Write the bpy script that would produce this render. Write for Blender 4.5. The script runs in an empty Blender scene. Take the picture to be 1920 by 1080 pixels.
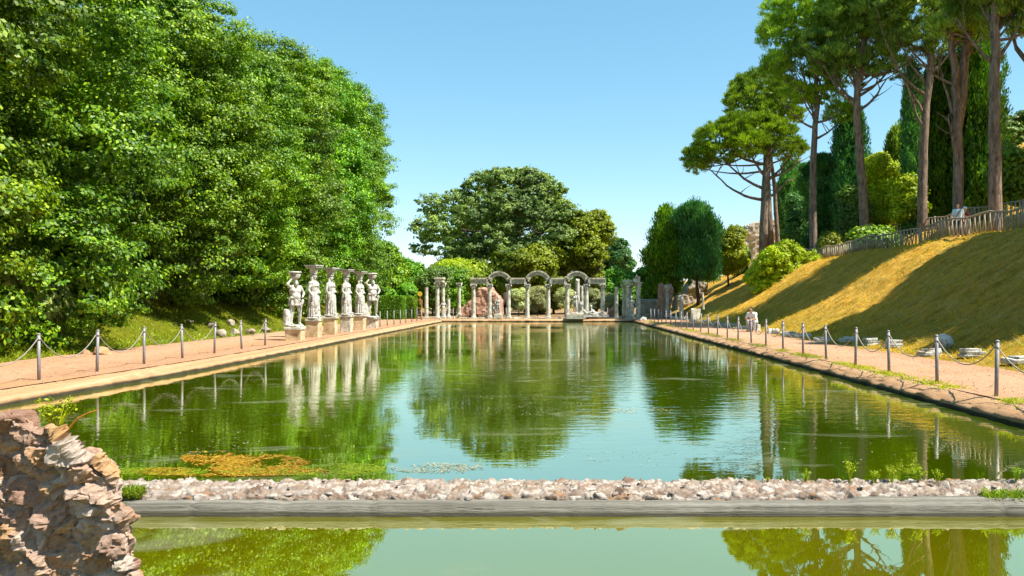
import bpy, bmesh, math, random
import numpy as np
from mathutils import Vector, Matrix, noise

# ------------------------------------------------------------------ camera, sky, sun, exposure
SC = bpy.context.scene
COL = SC.collection
F, CX, CY, EYE = 1500.0, 1034.0, 562.0, 1.85     # focal length in photo pixels, vanishing point, eye height over the water
cam = bpy.data.cameras.new('camera'); camo = bpy.data.objects.new('camera', cam); COL.objects.link(camo)
camo.location = (0, 0, EYE); camo.rotation_euler = (math.radians(90), 0, 0)
cam.sensor_width = 36; cam.lens = 36 * F / 1920
cam.shift_x = -(CX - 960) / 1920; cam.shift_y = (CY - 540) / 1920
cam.clip_end = 3000; cam.clip_start = 0.05
SC.camera = camo

SUN_EL, SUN_AZ = math.radians(57), math.radians(111)   # azimuth clockwise from +Y
W = bpy.data.worlds.new('World'); SC.world = W; W.use_nodes = True
wn = W.node_tree.nodes; wl = W.node_tree.links
bgn = wn['Background']
sky = wn.new('ShaderNodeTexSky'); sky.sky_type = 'NISHITA'; sky.sun_disc = False
sky.sun_elevation = SUN_EL; sky.sun_rotation = SUN_AZ
sky.air_density = 0.85; sky.dust_density = 0.15; sky.ozone_density = 1.6; sky.altitude = 50
hsv = wn.new('ShaderNodeHueSaturation'); hsv.inputs['Saturation'].default_value = 1.42; hsv.inputs['Hue'].default_value = 0.479
gm = wn.new('ShaderNodeGamma'); gm.inputs[1].default_value = .65
wl.new(sky.outputs[0], gm.inputs[0]); wl.new(gm.outputs[0], hsv.inputs['Color']); wl.new(hsv.outputs[0], bgn.inputs[0])
bgn.inputs[1].default_value = 0.172
sd = bpy.data.lights.new('sun', 'SUN'); sd.energy = 5.0; sd.angle = math.radians(0.5); sd.color = (1.0, 0.94, 0.84)
so = bpy.data.objects.new('sun', sd); COL.objects.link(so)
_sv = Vector((math.sin(SUN_AZ) * math.cos(SUN_EL), math.cos(SUN_AZ) * math.cos(SUN_EL), math.sin(SUN_EL)))
so.rotation_euler = _sv.to_track_quat('Z', 'Y').to_euler()
so.location = (30, -20, 60)
SC.view_settings.view_transform = 'Standard'; SC.view_settings.look = 'None'
SC.view_settings.exposure = 1.12; SC.view_settings.gamma = 1
SC.view_settings.use_curve_mapping = False
SC.render.engine = 'CYCLES'
SC.cycles.max_bounces = 6; SC.cycles.diffuse_bounces = 3; SC.cycles.glossy_bounces = 3
SC.cycles.transmission_bounces = 4; SC.cycles.transparent_max_bounces = 4
SC.cycles.caustics_reflective = False; SC.cycles.caustics_refractive = False

def PX(px, Y): return (px - CX) * Y / F
def PZ(py, Y): return EYE - (py - CY) * Y / F

# ------------------------------------------------------------------ helpers
def tag(o, label=None, cat=None, group=None, kind=None):
    if label: o['label'] = label
    if cat: o['category'] = cat
    if group: o['group'] = group
    if kind: o['kind'] = kind
    return o
def empty(name, loc=(0, 0, 0), rz=0, label=None, cat=None, group=None):
    o = bpy.data.objects.new(name, None); COL.objects.link(o)
    o.location = loc; o.rotation_euler = (0, 0, rz); o.empty_display_size = .2
    return tag(o, label, cat, group)
def link(name, me, mat=None, parent=None, loc=None, rz=0):
    o = bpy.data.objects.new(name, me); COL.objects.link(o)
    if mat and not me.materials: me.materials.append(mat)
    if parent: o.parent = parent
    if loc is not None: o.location = loc
    if rz: o.rotation_euler = (0, 0, rz)
    return o
def np_mesh(name, V, Fq, smooth=False):
    me = bpy.data.meshes.new(name); V = np.asarray(V, np.float32); Fq = np.asarray(Fq, np.int32)
    me.vertices.add(len(V)); me.vertices.foreach_set('co', V.ravel())
    n, k = Fq.shape
    me.loops.add(n * k); me.loops.foreach_set('vertex_index', Fq.ravel())
    me.polygons.add(n); me.polygons.foreach_set('loop_start', np.arange(0, n * k, k, dtype=np.int32))
    me.update(calc_edges=True)
    if smooth: me.polygons.foreach_set('use_smooth', np.ones(n, bool))
    return me
def copy_tree(o, parent=None):
    c = o.copy(); COL.objects.link(c)
    if parent is not None: c.parent = parent
    for ch in list(o.children): copy_tree(ch, c)
    return c

class G:
    """collects shapes, links them as one mesh"""
    def __init__(s): s.v = []; s.f = []
    def add(s, vs, fs):
        b = len(s.v); s.v += [tuple(p) for p in vs]; s.f += [tuple(i + b for i in f) for f in fs]
    def box(s, c, d, rz=0, taper=1.0, M=None, jit=0, rnd=None):
        x, y, z = d[0] / 2, d[1] / 2, d[2] / 2
        vs = []
        for sx, sy, sz in ((-1,-1,-1),(1,-1,-1),(1,1,-1),(-1,1,-1),(-1,-1,1),(1,-1,1),(1,1,1),(-1,1,1)):
            t = taper if sz > 0 else 1
            p = Vector((sx * x * t, sy * y * t, sz * z))
            if jit: p += Vector((rnd.uniform(-jit, jit), rnd.uniform(-jit, jit), rnd.uniform(-jit, jit)))
            if M is not None: p = M @ p
            p = Matrix.Rotation(rz, 3, 'Z') @ p
            vs.append(p + Vector(c))
        s.add(vs, [(0,3,2,1),(4,5,6,7),(0,1,5,4),(1,2,6,5),(2,3,7,6),(3,0,4,7)])
    def tube(s, pts, rad, n=8, cap=True):
        pts = [Vector(p) for p in pts]; rings = []
        if not hasattr(rad, '__len__'): rad = [rad] * len(pts)
        ref = Vector((0, 0, 1)); d0 = (pts[-1] - pts[0]).normalized()
        if abs(d0.z) > .8: ref = Vector((1, 0, 0))
        vs = []
        for i, p in enumerate(pts):
            a = pts[max(i - 1, 0)]; b = pts[min(i + 1, len(pts) - 1)]
            d = (b - a).normalized(); u = d.cross(ref).normalized(); w = u.cross(d)
            for k in range(n):
                t = 2 * math.pi * k / n
                vs.append(p + (u * math.cos(t) + w * math.sin(t)) * rad[i])
        fs = []
        for i in range(len(pts) - 1):
            for k in range(n):
                a = i * n + k; b = i * n + (k + 1) % n
                fs.append((a, b, b + n, a + n))
        if cap:
            fs.append(tuple(range(n))[::-1]); fs.append(tuple(range((len(pts) - 1) * n, len(pts) * n)))
        s.add(vs, fs)
    def lathe(s, prof, n=16, c=(0, 0, 0), sx=1, sy=1, fold=0, nf=0, ph=0):
        vs = []
        for r, z in prof:
            for k in range(n):
                t = 2 * math.pi * k / n
                rr = r * (1 + fold * math.sin(nf * t + ph))
                vs.append((c[0] + rr * math.cos(t) * sx, c[1] + rr * math.sin(t) * sy, c[2] + z))
        fs = []
        for i in range(len(prof) - 1):
            for k in range(n):
                a = i * n + k; b = i * n + (k + 1) % n
                fs.append((a, b, b + n, a + n))
        fs.append(tuple(range(n))[::-1]); fs.append(tuple(range((len(prof) - 1) * n, len(prof) * n)))
        s.add(vs, fs)
    def mesh(s, name, smooth=False):
        me = bpy.data.meshes.new(name); me.from_pydata(s.v, [], s.f); me.update()
        if smooth: me.polygons.foreach_set('use_smooth', [True] * len(me.polygons))
        return me
    def build(s, name, mat, parent=None, loc=None, rz=0, smooth=False, bevel=0):
        o = link(name, s.mesh(name, smooth), mat, parent, loc, rz)
        if bevel:
            m = o.modifiers.new('bevel', 'BEVEL'); m.width = bevel; m.segments = 2; m.limit_method = 'ANGLE'
        return o

# ------------------------------------------------------------------ materials
def mat_new(name):
    m = bpy.data.materials.new(name); m.use_nodes = True
    nt = m.node_tree; p = nt.nodes['Principled BSDF']
    return m, nt, p
def N(nt, t, **kw):
    n = nt.nodes.new(t)
    for k, v in kw.items():
        if k in n.inputs: n.inputs[k].default_value = v
        else: setattr(n, k, v)
    return n
def ramp(nt, fac, stops, interp='LINEAR'):
    r = nt.nodes.new('ShaderNodeValToRGB'); r.color_ramp.interpolation = interp
    e = r.color_ramp.elements
    while len(e) < len(stops): e.new(.5)
    for el, (p, c) in zip(e, stops): el.position = p; el.color = (c[0], c[1], c[2], 1)
    nt.links.new(fac, r.inputs[0]); return r.outputs[0]
def noise_tex(nt, scale, detail=4, rough=.55, vec=None, dist=0):
    n = nt.nodes.new('ShaderNodeTexNoise'); n.inputs['Scale'].default_value = scale; n.inputs['Detail'].default_value = detail
    n.inputs['Roughness'].default_value = rough; n.inputs['Distortion'].default_value = dist
    if vec is not None: nt.links.new(vec, n.inputs['Vector'])
    return n.outputs['Fac']
def pos(nt, scale=None):
    g = nt.nodes.new('ShaderNodeNewGeometry'); o = g.outputs['Position']
    if scale:
        m = nt.nodes.new('ShaderNodeMapping'); m.inputs['Scale'].default_value = scale; nt.links.new(o, m.inputs['Vector']); o = m.outputs[0]
    return o
def mix(nt, f, a, b, mode='MIX'):
    m = nt.nodes.new('ShaderNodeMix'); m.data_type = 'RGBA'; m.blend_type = mode
    for sock, v in ((m.inputs[0], f), (m.inputs[6], a), (m.inputs[7], b)):
        if isinstance(v, bpy.types.NodeSocket): nt.links.new(v, sock)
        elif hasattr(v, '__len__'): sock.default_value = (v[0], v[1], v[2], 1)
        else: sock.default_value = v
    return m.outputs[2]
def bump(nt, p, h, strength=.5, dist=.02):
    b = nt.nodes.new('ShaderNodeBump'); b.inputs['Strength'].default_value = strength; b.inputs['Distance'].default_value = dist
    nt.links.new(h, b.inputs['Height']); nt.links.new(b.outputs[0], p.inputs['Normal'])
    return b
def setp(p, rough=.8, spec=.3):
    p.inputs['Roughness'].default_value = rough; p.inputs['Specular IOR Level'].default_value = spec

def stone_mat(name, stops, scale=3, stain=(.05, .045, .04), stain_amt=.5, rough=.85, bs=.6, bd=.02, stretch=None):
    m, nt, p = mat_new(name); v = pos(nt, stretch)
    c = ramp(nt, noise_tex(nt, scale, 8, .65, v), stops)
    if stain_amt:
        f = ramp(nt, noise_tex(nt, scale * 1.7, 6, .7, pos(nt, (1.3, 1.3, .8)), .4), [(.50, (0, 0, 0)), (.66, (stain_amt,) * 3)])
        c = mix(nt, f, c, stain)
    nt.links.new(c, p.inputs['Base Color']); setp(p, rough)
    bump(nt, p, noise_tex(nt, scale * 9, 8, .7), bs, bd)
    return m
def leaf_mat(name, a, b, c, trans=.35, spec=.35, rough=.5, vs=.22):
    m, nt, p = mat_new(name)
    g = nt.nodes.new('ShaderNodeNewGeometry')
    cc = ramp(nt, g.outputs['Random Per Island'], [(0, a), (.5, b), (1, c)])
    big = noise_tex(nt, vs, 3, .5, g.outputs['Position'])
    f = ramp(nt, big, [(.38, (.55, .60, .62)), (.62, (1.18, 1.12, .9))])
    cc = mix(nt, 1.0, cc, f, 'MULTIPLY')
    oi = nt.nodes.new('ShaderNodeObjectInfo')
    h = nt.nodes.new('ShaderNodeHueSaturation')
    mr = nt.nodes.new('ShaderNodeMapRange'); mr.inputs[3].default_value = .485; mr.inputs[4].default_value = .515
    nt.links.new(oi.outputs['Random'], mr.inputs[0]); nt.links.new(mr.outputs[0], h.inputs['Hue'])
    mv = nt.nodes.new('ShaderNodeMapRange'); mv.inputs[3].default_value = .78; mv.inputs[4].default_value = 1.2
    nt.links.new(oi.outputs['Random'], mv.inputs[0]); nt.links.new(mv.outputs[0], h.inputs['Value'])
    nt.links.new(cc, h.inputs['Color']); cc = h.outputs[0]
    nt.links.new(cc, p.inputs['Base Color']); setp(p, rough, spec)
    t = nt.nodes.new('ShaderNodeBsdfTranslucent')
    tc = mix(nt, 1.0, cc, (1.25, 1.3, .55), 'MULTIPLY'); nt.links.new(tc, t.inputs[0])
    ms = nt.nodes.new('ShaderNodeMixShader'); ms.inputs[0].default_value = trans
    nt.links.new(p.outputs[0], ms.inputs[1]); nt.links.new(t.outputs[0], ms.inputs[2])
    nt.links.new(ms.outputs[0], nt.nodes['Material Output'].inputs[0])
    return m
def flat_mat(name, col, rough=.7, metal=0, var=.25, sc=8):
    m, nt, p = mat_new(name)
    d = tuple(x * (1 - var) for x in col); u = tuple(min(1, x * (1 + var)) for x in col)
    nt.links.new(ramp(nt, noise_tex(nt, sc, 5, .6), [(.35, d), (.65, u)]), p.inputs['Base Color'])
    setp(p, rough); p.inputs['Metallic'].default_value = metal
    return m

MARBLE = stone_mat('weathered_marble', [(.32, (.24, .22, .17)), (.46, (.50, .48, .42)), (.68, (.62, .60, .55))], 6, (.055, .05, .045), .9)
TRAV = stone_mat('weathered_travertine', [(.3, (0.295, 0.260, 0.192)), (.5, (0.574, 0.522, 0.401)), (.7, (0.800, 0.748, 0.626))], 3.5, (.04, .04, .03), .75)
COLM = stone_mat('column_marble', [(.3, (0.307, 0.290, 0.222)), (.5, (0.564, 0.538, 0.444)), (.7, (0.786, 0.752, 0.649))], 2.6, (.05, .045, .03), .7)
PLINTH = stone_mat('plinth_stone', [(.3, (0.389, 0.270, 0.144)), (.5, (0.607, 0.456, 0.261)), (.7, (0.776, 0.641, 0.423))], 2.4, (.10, .07, .045), .5)
EDGE = stone_mat('pool_edge_stone', [(.3, (.12, .09, .06)), (.5, (.30, .22, .15)), (.7, (.46, .36, .26))], 2.5, (.03, .03, .02), .7)
LEDGE = stone_mat('ledge_concrete', [(.3, (0.096, 0.089, 0.070)), (.5, (0.172, 0.160, 0.134)), (.7, (0.254, 0.239, 0.201))], 2.2, (.05, .045, .035), .6, stretch=(1.2, 1, 2.5))
def edge_mat():
    m, nt, p = mat_new('pool_edging_stone')
    c = ramp(nt, noise_tex(nt, 3.5, 8, .7), [(.3, (.24, .13, .06)), (.5, (.40, .235, .12)), (.7, (.50, .34, .21))])
    sp = nt.nodes.new('ShaderNodeSeparateXYZ'); nt.links.new(pos(nt), sp.inputs[0])
    a = N(nt, 'ShaderNodeMath', operation='MULTIPLY_ADD'); nt.links.new(noise_tex(nt, 4, 6, .7), a.inputs[0]); a.inputs[1].default_value = -.10; nt.links.new(sp.outputs[2], a.inputs[2])
    f = ramp(nt, a.outputs[0], [(.005, (1, 1, 1)), (.03, (0, 0, 0))])     # wet algae stained band above the waterline
    c = mix(nt, f, c, (.045, .04, .022))
    nt.links.new(c, p.inputs['Base Color']); setp(p, .9, .2); bump(nt, p, noise_tex(nt, 30, 8, .7), .8, .02); return m
EDGE = edge_mat()
MORTAR = stone_mat('mortar', [(.3, (.24, .17, .13)), (.5, (.42, .32, .26)), (.7, (.62, .54, .49))], 9, (.07, .05, .04), .6, bs=1, bd=.03)
BRICK = stone_mat('ruin_brick', [(.3, (0.275, 0.138, 0.088)), (.5, (0.413, 0.225, 0.150)), (.7, (0.525, 0.362, 0.263))], 1.5, (.14, .09, .06), .5, bs=.8, bd=.05, stretch=(1, 1, 3))
TUFA = stone_mat('ruin_concrete', [(.3, (0.200, 0.163, 0.119)), (.5, (0.350, 0.294, 0.225)), (.7, (0.500, 0.438, 0.350))], 1.2, (.10, .08, .06), .5, bs=.8, bd=.05)

def rubble_mat(name):
    m, nt, p = mat_new(name); g = nt.nodes.new('ShaderNodeNewGeometry')
    c = ramp(nt, g.outputs['Random Per Island'], [(0, (.14, .09, .06)), (.2, (.25, .165, .12)), (.4, (.29, .19, .11)), (.6, (.30, .23, .2)), (.8, (.40, .33, .29)), (1, (.50, .45, .41))])
    n = noise_tex(nt, 14, 8, .7)
    c = mix(nt, ramp(nt, n, [(.42, (0, 0, 0)), (.62, (.75, .75, .75))]), c, (.42, .36, .32))
    n2 = noise_tex(nt, 30, 8, .75)
    c = mix(nt, ramp(nt, n2, [(.50, (0, 0, 0)), (.68, (.7, .7, .7))]), c, (.14, .085, .06))
    nt.links.new(c, p.inputs['Base Color']); setp(p, .9, .2)
    bump(nt, p, noise_tex(nt, 45, 10, .75), 1.0, .012)
    return m
def ledge_mat():
    m, nt, p = mat_new('worn_ledge_stone')
    c = ramp(nt, noise_tex(nt, 5, 9, .7), [(.32, (.11, .10, .078)), (.5, (.22, .205, .165)), (.68, (.34, .315, .26))])
    sp = nt.nodes.new('ShaderNodeSeparateXYZ'); nt.links.new(pos(nt), sp.inputs[0])
    a = N(nt, 'ShaderNodeMath', operation='MULTIPLY_ADD'); nt.links.new(noise_tex(nt, 7, 6, .7), a.inputs[0]); a.inputs[1].default_value = -.05; nt.links.new(sp.outputs[2], a.inputs[2])
    c = mix(nt, ramp(nt, a.outputs[0], [(-.0, (.85, .85, .85)), (.03, (0, 0, 0))]), c, (.05, .045, .025))      # damp algae line at the waterline
    c = mix(nt, ramp(nt, noise_tex(nt, 26, 4, .6), [(.60, (0, 0, 0)), (.66, (.8, .8, .8))]), c, (.05, .04, .03))
    nt.links.new(c, p.inputs['Base Color']); setp(p, .9, .2); bump(nt, p, noise_tex(nt, 18, 9, .75), .9, .03); return m
LEDGE = ledge_mat()
RUBBLE = rubble_mat('rubble_stones')
def masonry_mat(name, stones, mortar, hole=(.035, .022, .018), ns=1.0):
    m, nt, p = mat_new(name)
    a = nt.nodes.new('ShaderNodeAttribute'); a.attribute_name = 'cell'; e = nt.nodes.new('ShaderNodeAttribute'); e.attribute_name = 'gap'
    c = ramp(nt, a.outputs['Fac'], stones)
    n = noise_tex(nt, 16 * ns, 8, .75)
    c = mix(nt, ramp(nt, n, [(.46, (0, 0, 0)), (.68, (.45, .45, .45))]), c, mortar)
    n2 = noise_tex(nt, 34 * ns, 8, .75)
    c = mix(nt, ramp(nt, n2, [(.54, (0, 0, 0)), (.70, (.75, .75, .75))]), c, (.20, .12, .085))
    ed = N(nt, 'ShaderNodeMath', operation='MULTIPLY_ADD'); nt.links.new(n, ed.inputs[0]); ed.inputs[1].default_value = -.16; nt.links.new(e.outputs['Fac'], ed.inputs[2])
    c = mix(nt, ramp(nt, ed.outputs[0], [(.0, (.8, .8, .8)), (.07, (0, 0, 0))]), c, mortar)
    nt.links.new(c, p.inputs['Base Color']); setp(p, .92, .15)
    bump(nt, p, noise_tex(nt, 50 * ns, 10, .75), 1.0, .014 / ns)
    return m
PIERM = masonry_mat('brown_rubble_masonry', [(0, (.20, .11, .06)), (.18, (.40, .23, .12)), (.36, (.52, .30, .12)), (.5, (.30, .19, .14)), (.64, (.46, .29, .19)), (.8, (.46, .33, .25)), (.94, (.50, .41, .34)), (1, (.26, .14, .09))], (.38, .28, .22))
WALLM = masonry_mat('pale_rubble_masonry', [(0, (.15, .095, .06)), (.2, (.30, .22, .16)), (.45, (.38, .32, .26)), (.7, (.48, .43, .37)), (.85, (.24, .185, .15)), (1, (.28, .16, .08))], (.22, .175, .14), ns=1.2)
def h3(v, k=0):
    q = math.sin(v[0] * 127.1 + v[1] * 311.7 + v[2] * 74.7 + k * 19.3) * 43758.5453
    return q - math.floor(q)
def masonry_disp(me, sc, amp, small, seed, edgew=.10, jag=1.0):
    """breaks the surface into stones standing at different heights; records stone id and joints per vertex"""
    n = len(me.vertices); co = np.empty(n * 3, np.float32); me.vertices.foreach_get('co', co); co = co.reshape(-1, 3).astype(float)
    no = np.empty(n * 3, np.float32); me.vertices.foreach_get('normal', no); no = no.reshape(-1, 3)
    cell = np.empty(n, np.float32); gap = np.empty(n, np.float32); d = np.empty(n)
    S = Vector(sc); off = Vector((seed * 3.1, 0, 0))
    for i in range(n):
        p = Vector(co[i]); w = p + noise.noise_vector(p * 9) * .018 + noise.noise_vector(p * 3.2) * .05
        q = Vector((w.x * S.x, w.y * S.y, w.z * S.z)) + off
        ds, pts = noise.voronoi(q); e = ds[1] - ds[0]; c = h3(pts[0]); cell[i] = c; gap[i] = e
        k = min(1, e / edgew); k = k * k * (3 - 2 * k)
        ht = (h3(pts[0], 1) - .45) * amp
        lc = q - Vector(pts[0]); tilt = (lc.x * (h3(pts[0], 2) - .5) + lc.z * (h3(pts[0], 3) - .5)) * amp * 1.6
        ds2, pt2 = noise.voronoi(q * 3.1); e2 = min(1, (ds2[1] - ds2[0]) / .12)
        d[i] = (ht + tilt) * (.35 + .65 * k) + (k - 1) * amp * .35 + (e2 - 1) * small * .6 * jag + (h3(pt2[0], 4) - .5) * small + noise.fractal(p * 14, .6, 2.1, 4) * small * .9
    co += no * d[:, None]; me.vertices.foreach_set('co', co.astype(np.float32).ravel())
    for nm, arr in (('cell', cell), ('gap', gap)):
        at = me.attributes.new(nm, 'FLOAT', 'POINT'); at.data.foreach_set('value', arr)
    me.update()

def ground_mat():
    m, nt, p = mat_new('grass_ground')
    v = pos(nt); sep = nt.nodes.new('ShaderNodeSeparateXYZ'); nt.links.new(v, sep.inputs[0])
    # dry straw on the right slope, greener at its foot and on the left bank
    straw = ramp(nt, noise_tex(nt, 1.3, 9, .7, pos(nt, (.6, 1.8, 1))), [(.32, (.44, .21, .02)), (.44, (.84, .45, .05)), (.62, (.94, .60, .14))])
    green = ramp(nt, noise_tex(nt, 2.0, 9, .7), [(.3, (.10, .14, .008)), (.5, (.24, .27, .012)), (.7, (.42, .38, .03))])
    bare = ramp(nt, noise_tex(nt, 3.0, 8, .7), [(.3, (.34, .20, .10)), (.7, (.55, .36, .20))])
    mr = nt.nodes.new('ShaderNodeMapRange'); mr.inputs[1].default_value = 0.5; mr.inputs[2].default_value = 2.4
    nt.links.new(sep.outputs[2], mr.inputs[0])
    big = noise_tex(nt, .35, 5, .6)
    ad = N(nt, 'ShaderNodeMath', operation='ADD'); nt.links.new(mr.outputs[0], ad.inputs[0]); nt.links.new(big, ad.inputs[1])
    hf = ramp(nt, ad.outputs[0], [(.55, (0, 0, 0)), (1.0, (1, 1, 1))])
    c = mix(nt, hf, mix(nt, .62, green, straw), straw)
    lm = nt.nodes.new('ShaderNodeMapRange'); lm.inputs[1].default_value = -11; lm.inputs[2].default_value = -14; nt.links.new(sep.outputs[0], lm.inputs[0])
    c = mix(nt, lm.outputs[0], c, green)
    # beyond the pool: ochre bare ground with thin dry grass
    fm = nt.nodes.new('ShaderNodeMapRange'); fm.inputs[1].default_value = 66; fm.inputs[2].default_value = 67; nt.links.new(sep.outputs[1], fm.inputs[0])
    zl = nt.nodes.new('ShaderNodeMapRange'); zl.inputs[1].default_value = .8; zl.inputs[2].default_value = .4; nt.links.new(sep.outputs[2], zl.inputs[0])
    mm = N(nt, 'ShaderNodeMath', operation='MULTIPLY'); nt.links.new(fm.outputs[0], mm.inputs[0]); nt.links.new(zl.outputs[0], mm.inputs[1])
    far = mix(nt, ramp(nt, noise_tex(nt, .5, 5), [(.45, (0, 0, 0)), (.6, (1, 1, 1))]), bare, straw)
    c = mix(nt, mm.outputs[0], c, far)
    # dark tussock flecks
    cl = ramp(nt, noise_tex(nt, 1.6, 9, .75, pos(nt, (.5, 1.6, 1)), .3), [(.46, (0, 0, 0)), (.60, (.40, .40, .40))])
    c = mix(nt, cl, c, (.17, .16, .02))
    fl = ramp(nt, noise_tex(nt, 9, 8, .75, pos(nt, (.6, 2, 1))), [(.36, (.62, .60, .5)), (.48, (1, 1, 1))])
    c = mix(nt, 1.0, c, fl, 'MULTIPLY')
    nt.links.new(c, p.inputs['Base Color']); setp(p, .95, .1)
    bump(nt, p, noise_tex(nt, 5, 12, .78, pos(nt, (.8, 2.2, 1))), 1.0, .35)
    return m
GROUND = ground_mat()
def path_mat():
    m, nt, p = mat_new('gravel_path')
    c = ramp(nt, noise_tex(nt, .9, 8, .65), [(.3, (0.315, 0.167, 0.090)), (.5, (0.396, 0.225, 0.131)), (.7, (0.477, 0.288, 0.180))])
    sp = ramp(nt, noise_tex(nt, 70, 3, .8), [(.38, (.70, .68, .66)), (.48, (1, 1, 1)), (.68, (1.12, 1.12, 1.12))])
    c = mix(nt, 1.0, c, sp, 'MULTIPLY')
    d = ramp(nt, noise_tex(nt, .45, 6, .7, pos(nt, (1, .5, 1)), .8), [(.55, (0, 0, 0)), (.72, (.55, .55, .55))])
    c = mix(nt, d, c, (.36, .22, .07))
    nt.links.new(c, p.inputs['Base Color']); setp(p, .95, .1)
    bump(nt, p, noise_tex(nt, 6, 10, .75), .6, .03)
    return m
PATH = path_mat()
def water_mat():
    m, nt, p = mat_new('pond_water')
    nt.nodes.remove(p)
    out = nt.nodes['Material Output']
    nz = noise_tex(nt, .25, 4, .6, pos(nt, (1, .6, 1)), .5)
    base = ramp(nt, nz, [(.3, (.050, .078, .0004)), (.55, (.068, .105, .0006)), (.75, (.098, .134, .001))])
    near = ramp(nt, nz, [(.3, (.125, .120, .0006)), (.6, (.155, .150, .001))])     # shallow basin, yellower
    sy = nt.nodes.new('ShaderNodeSeparateXYZ'); nt.links.new(pos(nt), sy.inputs[0])
    ym = nt.nodes.new('ShaderNodeMapRange'); ym.inputs[1].default_value = 7.0; ym.inputs[2].default_value = 7.2; nt.links.new(sy.outputs[1], ym.inputs[0])
    base = mix(nt, ym.outputs[0], near, base)
    df = nt.nodes.new('ShaderNodeBsdfDiffuse'); nt.links.new(base, df.inputs[0])
    film = ramp(nt, noise_tex(nt, .42, 9, .68, pos(nt, (.7, 1.5, 1)), 1.2), [(.56, (0, 0, 0)), (.66, (.34, .34, .34))])
    gl = nt.nodes.new('ShaderNodeBsdfGlossy'); gl.inputs['Roughness'].default_value = 0.012; nt.links.new(mix(nt, ym.outputs[0], (.98, 1.0, .66), (1.0, 1.0, .82)), gl.inputs[0])
    fr0 = nt.nodes.new('ShaderNodeFresnel'); fr0.inputs[0].default_value = 1.75
    class _f: outputs = [ramp(nt, fr0.outputs[0], [(.0, (.1,) * 3), (.12, (.50,) * 3), (.3, (.70,) * 3), (.7, (.84,) * 3), (1, (.97,) * 3)])]; inputs = fr0.inputs
    fr = _f
    ms = nt.nodes.new('ShaderNodeMixShader')
    nt.links.new(fr.outputs[0], ms.inputs[0]); nt.links.new(df.outputs[0], ms.inputs[1]); nt.links.new(gl.outputs[0], ms.inputs[2])
    fd = nt.nodes.new('ShaderNodeBsdfDiffuse'); fd.inputs[0].default_value = (.20, .21, .13, 1)
    mf = nt.nodes.new('ShaderNodeMixShader'); nt.links.new(film, mf.inputs[0]); nt.links.new(ms.outputs[0], mf.inputs[1]); nt.links.new(fd.outputs[0], mf.inputs[2])
    nt.links.new(mf.outputs[0], out.inputs[0])
    n1 = noise_tex(nt, 2.6, 3, .55, pos(nt, (.55, 1.3, 1)), .2)
    n2 = noise_tex(nt, 9, 2, .5, pos(nt, (.6, 1.2, 1)))
    amp = ramp(nt, noise_tex(nt, .10, 3, .5, pos(nt, (1.2, .8, 1))), [(.40, (.12, .12, .12)), (.58, (1, 1, 1))])
    sp = nt.nodes.new('ShaderNodeSeparateXYZ'); nt.links.new(pos(nt), sp.inputs[0])
    mr = nt.nodes.new('ShaderNodeMapRange'); mr.inputs[1].default_value = 7; mr.inputs[2].default_value = 16
    mr.inputs[3].default_value = .05; mr.inputs[4].default_value = 1; nt.links.new(sp.outputs[1], mr.inputs[0])
    a = N(nt, 'ShaderNodeMath', operation='MULTIPLY_ADD'); nt.links.new(n2, a.inputs[0]); a.inputs[1].default_value = .25; nt.links.new(n1, a.inputs[2])
    h = N(nt, 'ShaderNodeMath', operation='MULTIPLY'); nt.links.new(a.outputs[0], h.inputs[0]); nt.links.new(amp, h.inputs[1])
    h2 = N(nt, 'ShaderNodeMath', operation='MULTIPLY'); nt.links.new(h.outputs[0], h2.inputs[0]); nt.links.new(mr.outputs[0], h2.inputs[1])
    b = nt.nodes.new('ShaderNodeBump'); b.inputs['Strength'].default_value = 1; b.inputs['Distance'].default_value = .0095
    nt.links.new(h2.outputs[0], b.inputs['Height'])
    for s_ in (gl, fr): nt.links.new(b.outputs[0], s_.inputs['Normal'])
    return m
WATER = water_mat()
METAL = flat_mat('galvanised_metal', (.24, .225, .23), .6, .3, .3)
CHAIN = flat_mat('dull_chain', (.30, .27, .22), .6, .2, .2)
WOOD = flat_mat('grey_chestnut_wood', (.31, .255, .185), .8, 0, .35, 5)
def bark(name, a, b):
    m, nt, p = mat_new(name); v = pos(nt, (3, 3, .7))
    c = ramp(nt, noise_tex(nt, 2.2, 8, .7, v, .6), [(.35, a), (.62, b)])
    nt.links.new(c, p.inputs['Base Color']); setp(p, .95, .1)
    bump(nt, p, noise_tex(nt, 3.5, 8, .7, v, .5), 1.0, .12); return m
BARK = bark('pine_bark', (.09, .065, .05), (.34, .255, .20))
BARKD = bark('dark_bark', (.035, .028, .022), (.12, .095, .07))
BARKG = bark('olive_bark', (.10, .09, .07), (.27, .25, .20))

L_OAK = leaf_mat('broadleaf_bright', (.035, .12, .003), (.12, .28, .004), (.34, .53, .015), .28)
L_OAK2 = leaf_mat('broadleaf_bluish', (.055, .13, .02), (.11, .21, .03), (.22, .34, .06), .3)
L_BACK = leaf_mat('holm_oak_grey', (.08, .15, .03), (.19, .29, .06), (.38, .48, .14), .35)
L_MID = leaf_mat('yellow_green', (.13, .20, .006), (.27, .36, .010), (.46, .52, .02), .38)
L_PINE = leaf_mat('pine_needles', (.10, .25, .012), (.24, .44, .018), (.46, .66, .04), .4)
L_PINEG = leaf_mat('pine_needles_grey', (.11, .22, .03), (.25, .38, .05), (.46, .58, .14), .4)
L_CYP = leaf_mat('cypress_green', (.03, .10, .006), (.08, .21, .008), (.17, .34, .012), .25)
L_CON = leaf_mat('dark_conifer', (.03, .13, .045), (.08, .25, .06), (.18, .40, .09), .3)
L_BUSH = leaf_mat('bush_lime', (.22, .32, .004), (.42, .54, .006), (.62, .70, .012), .4)
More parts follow.
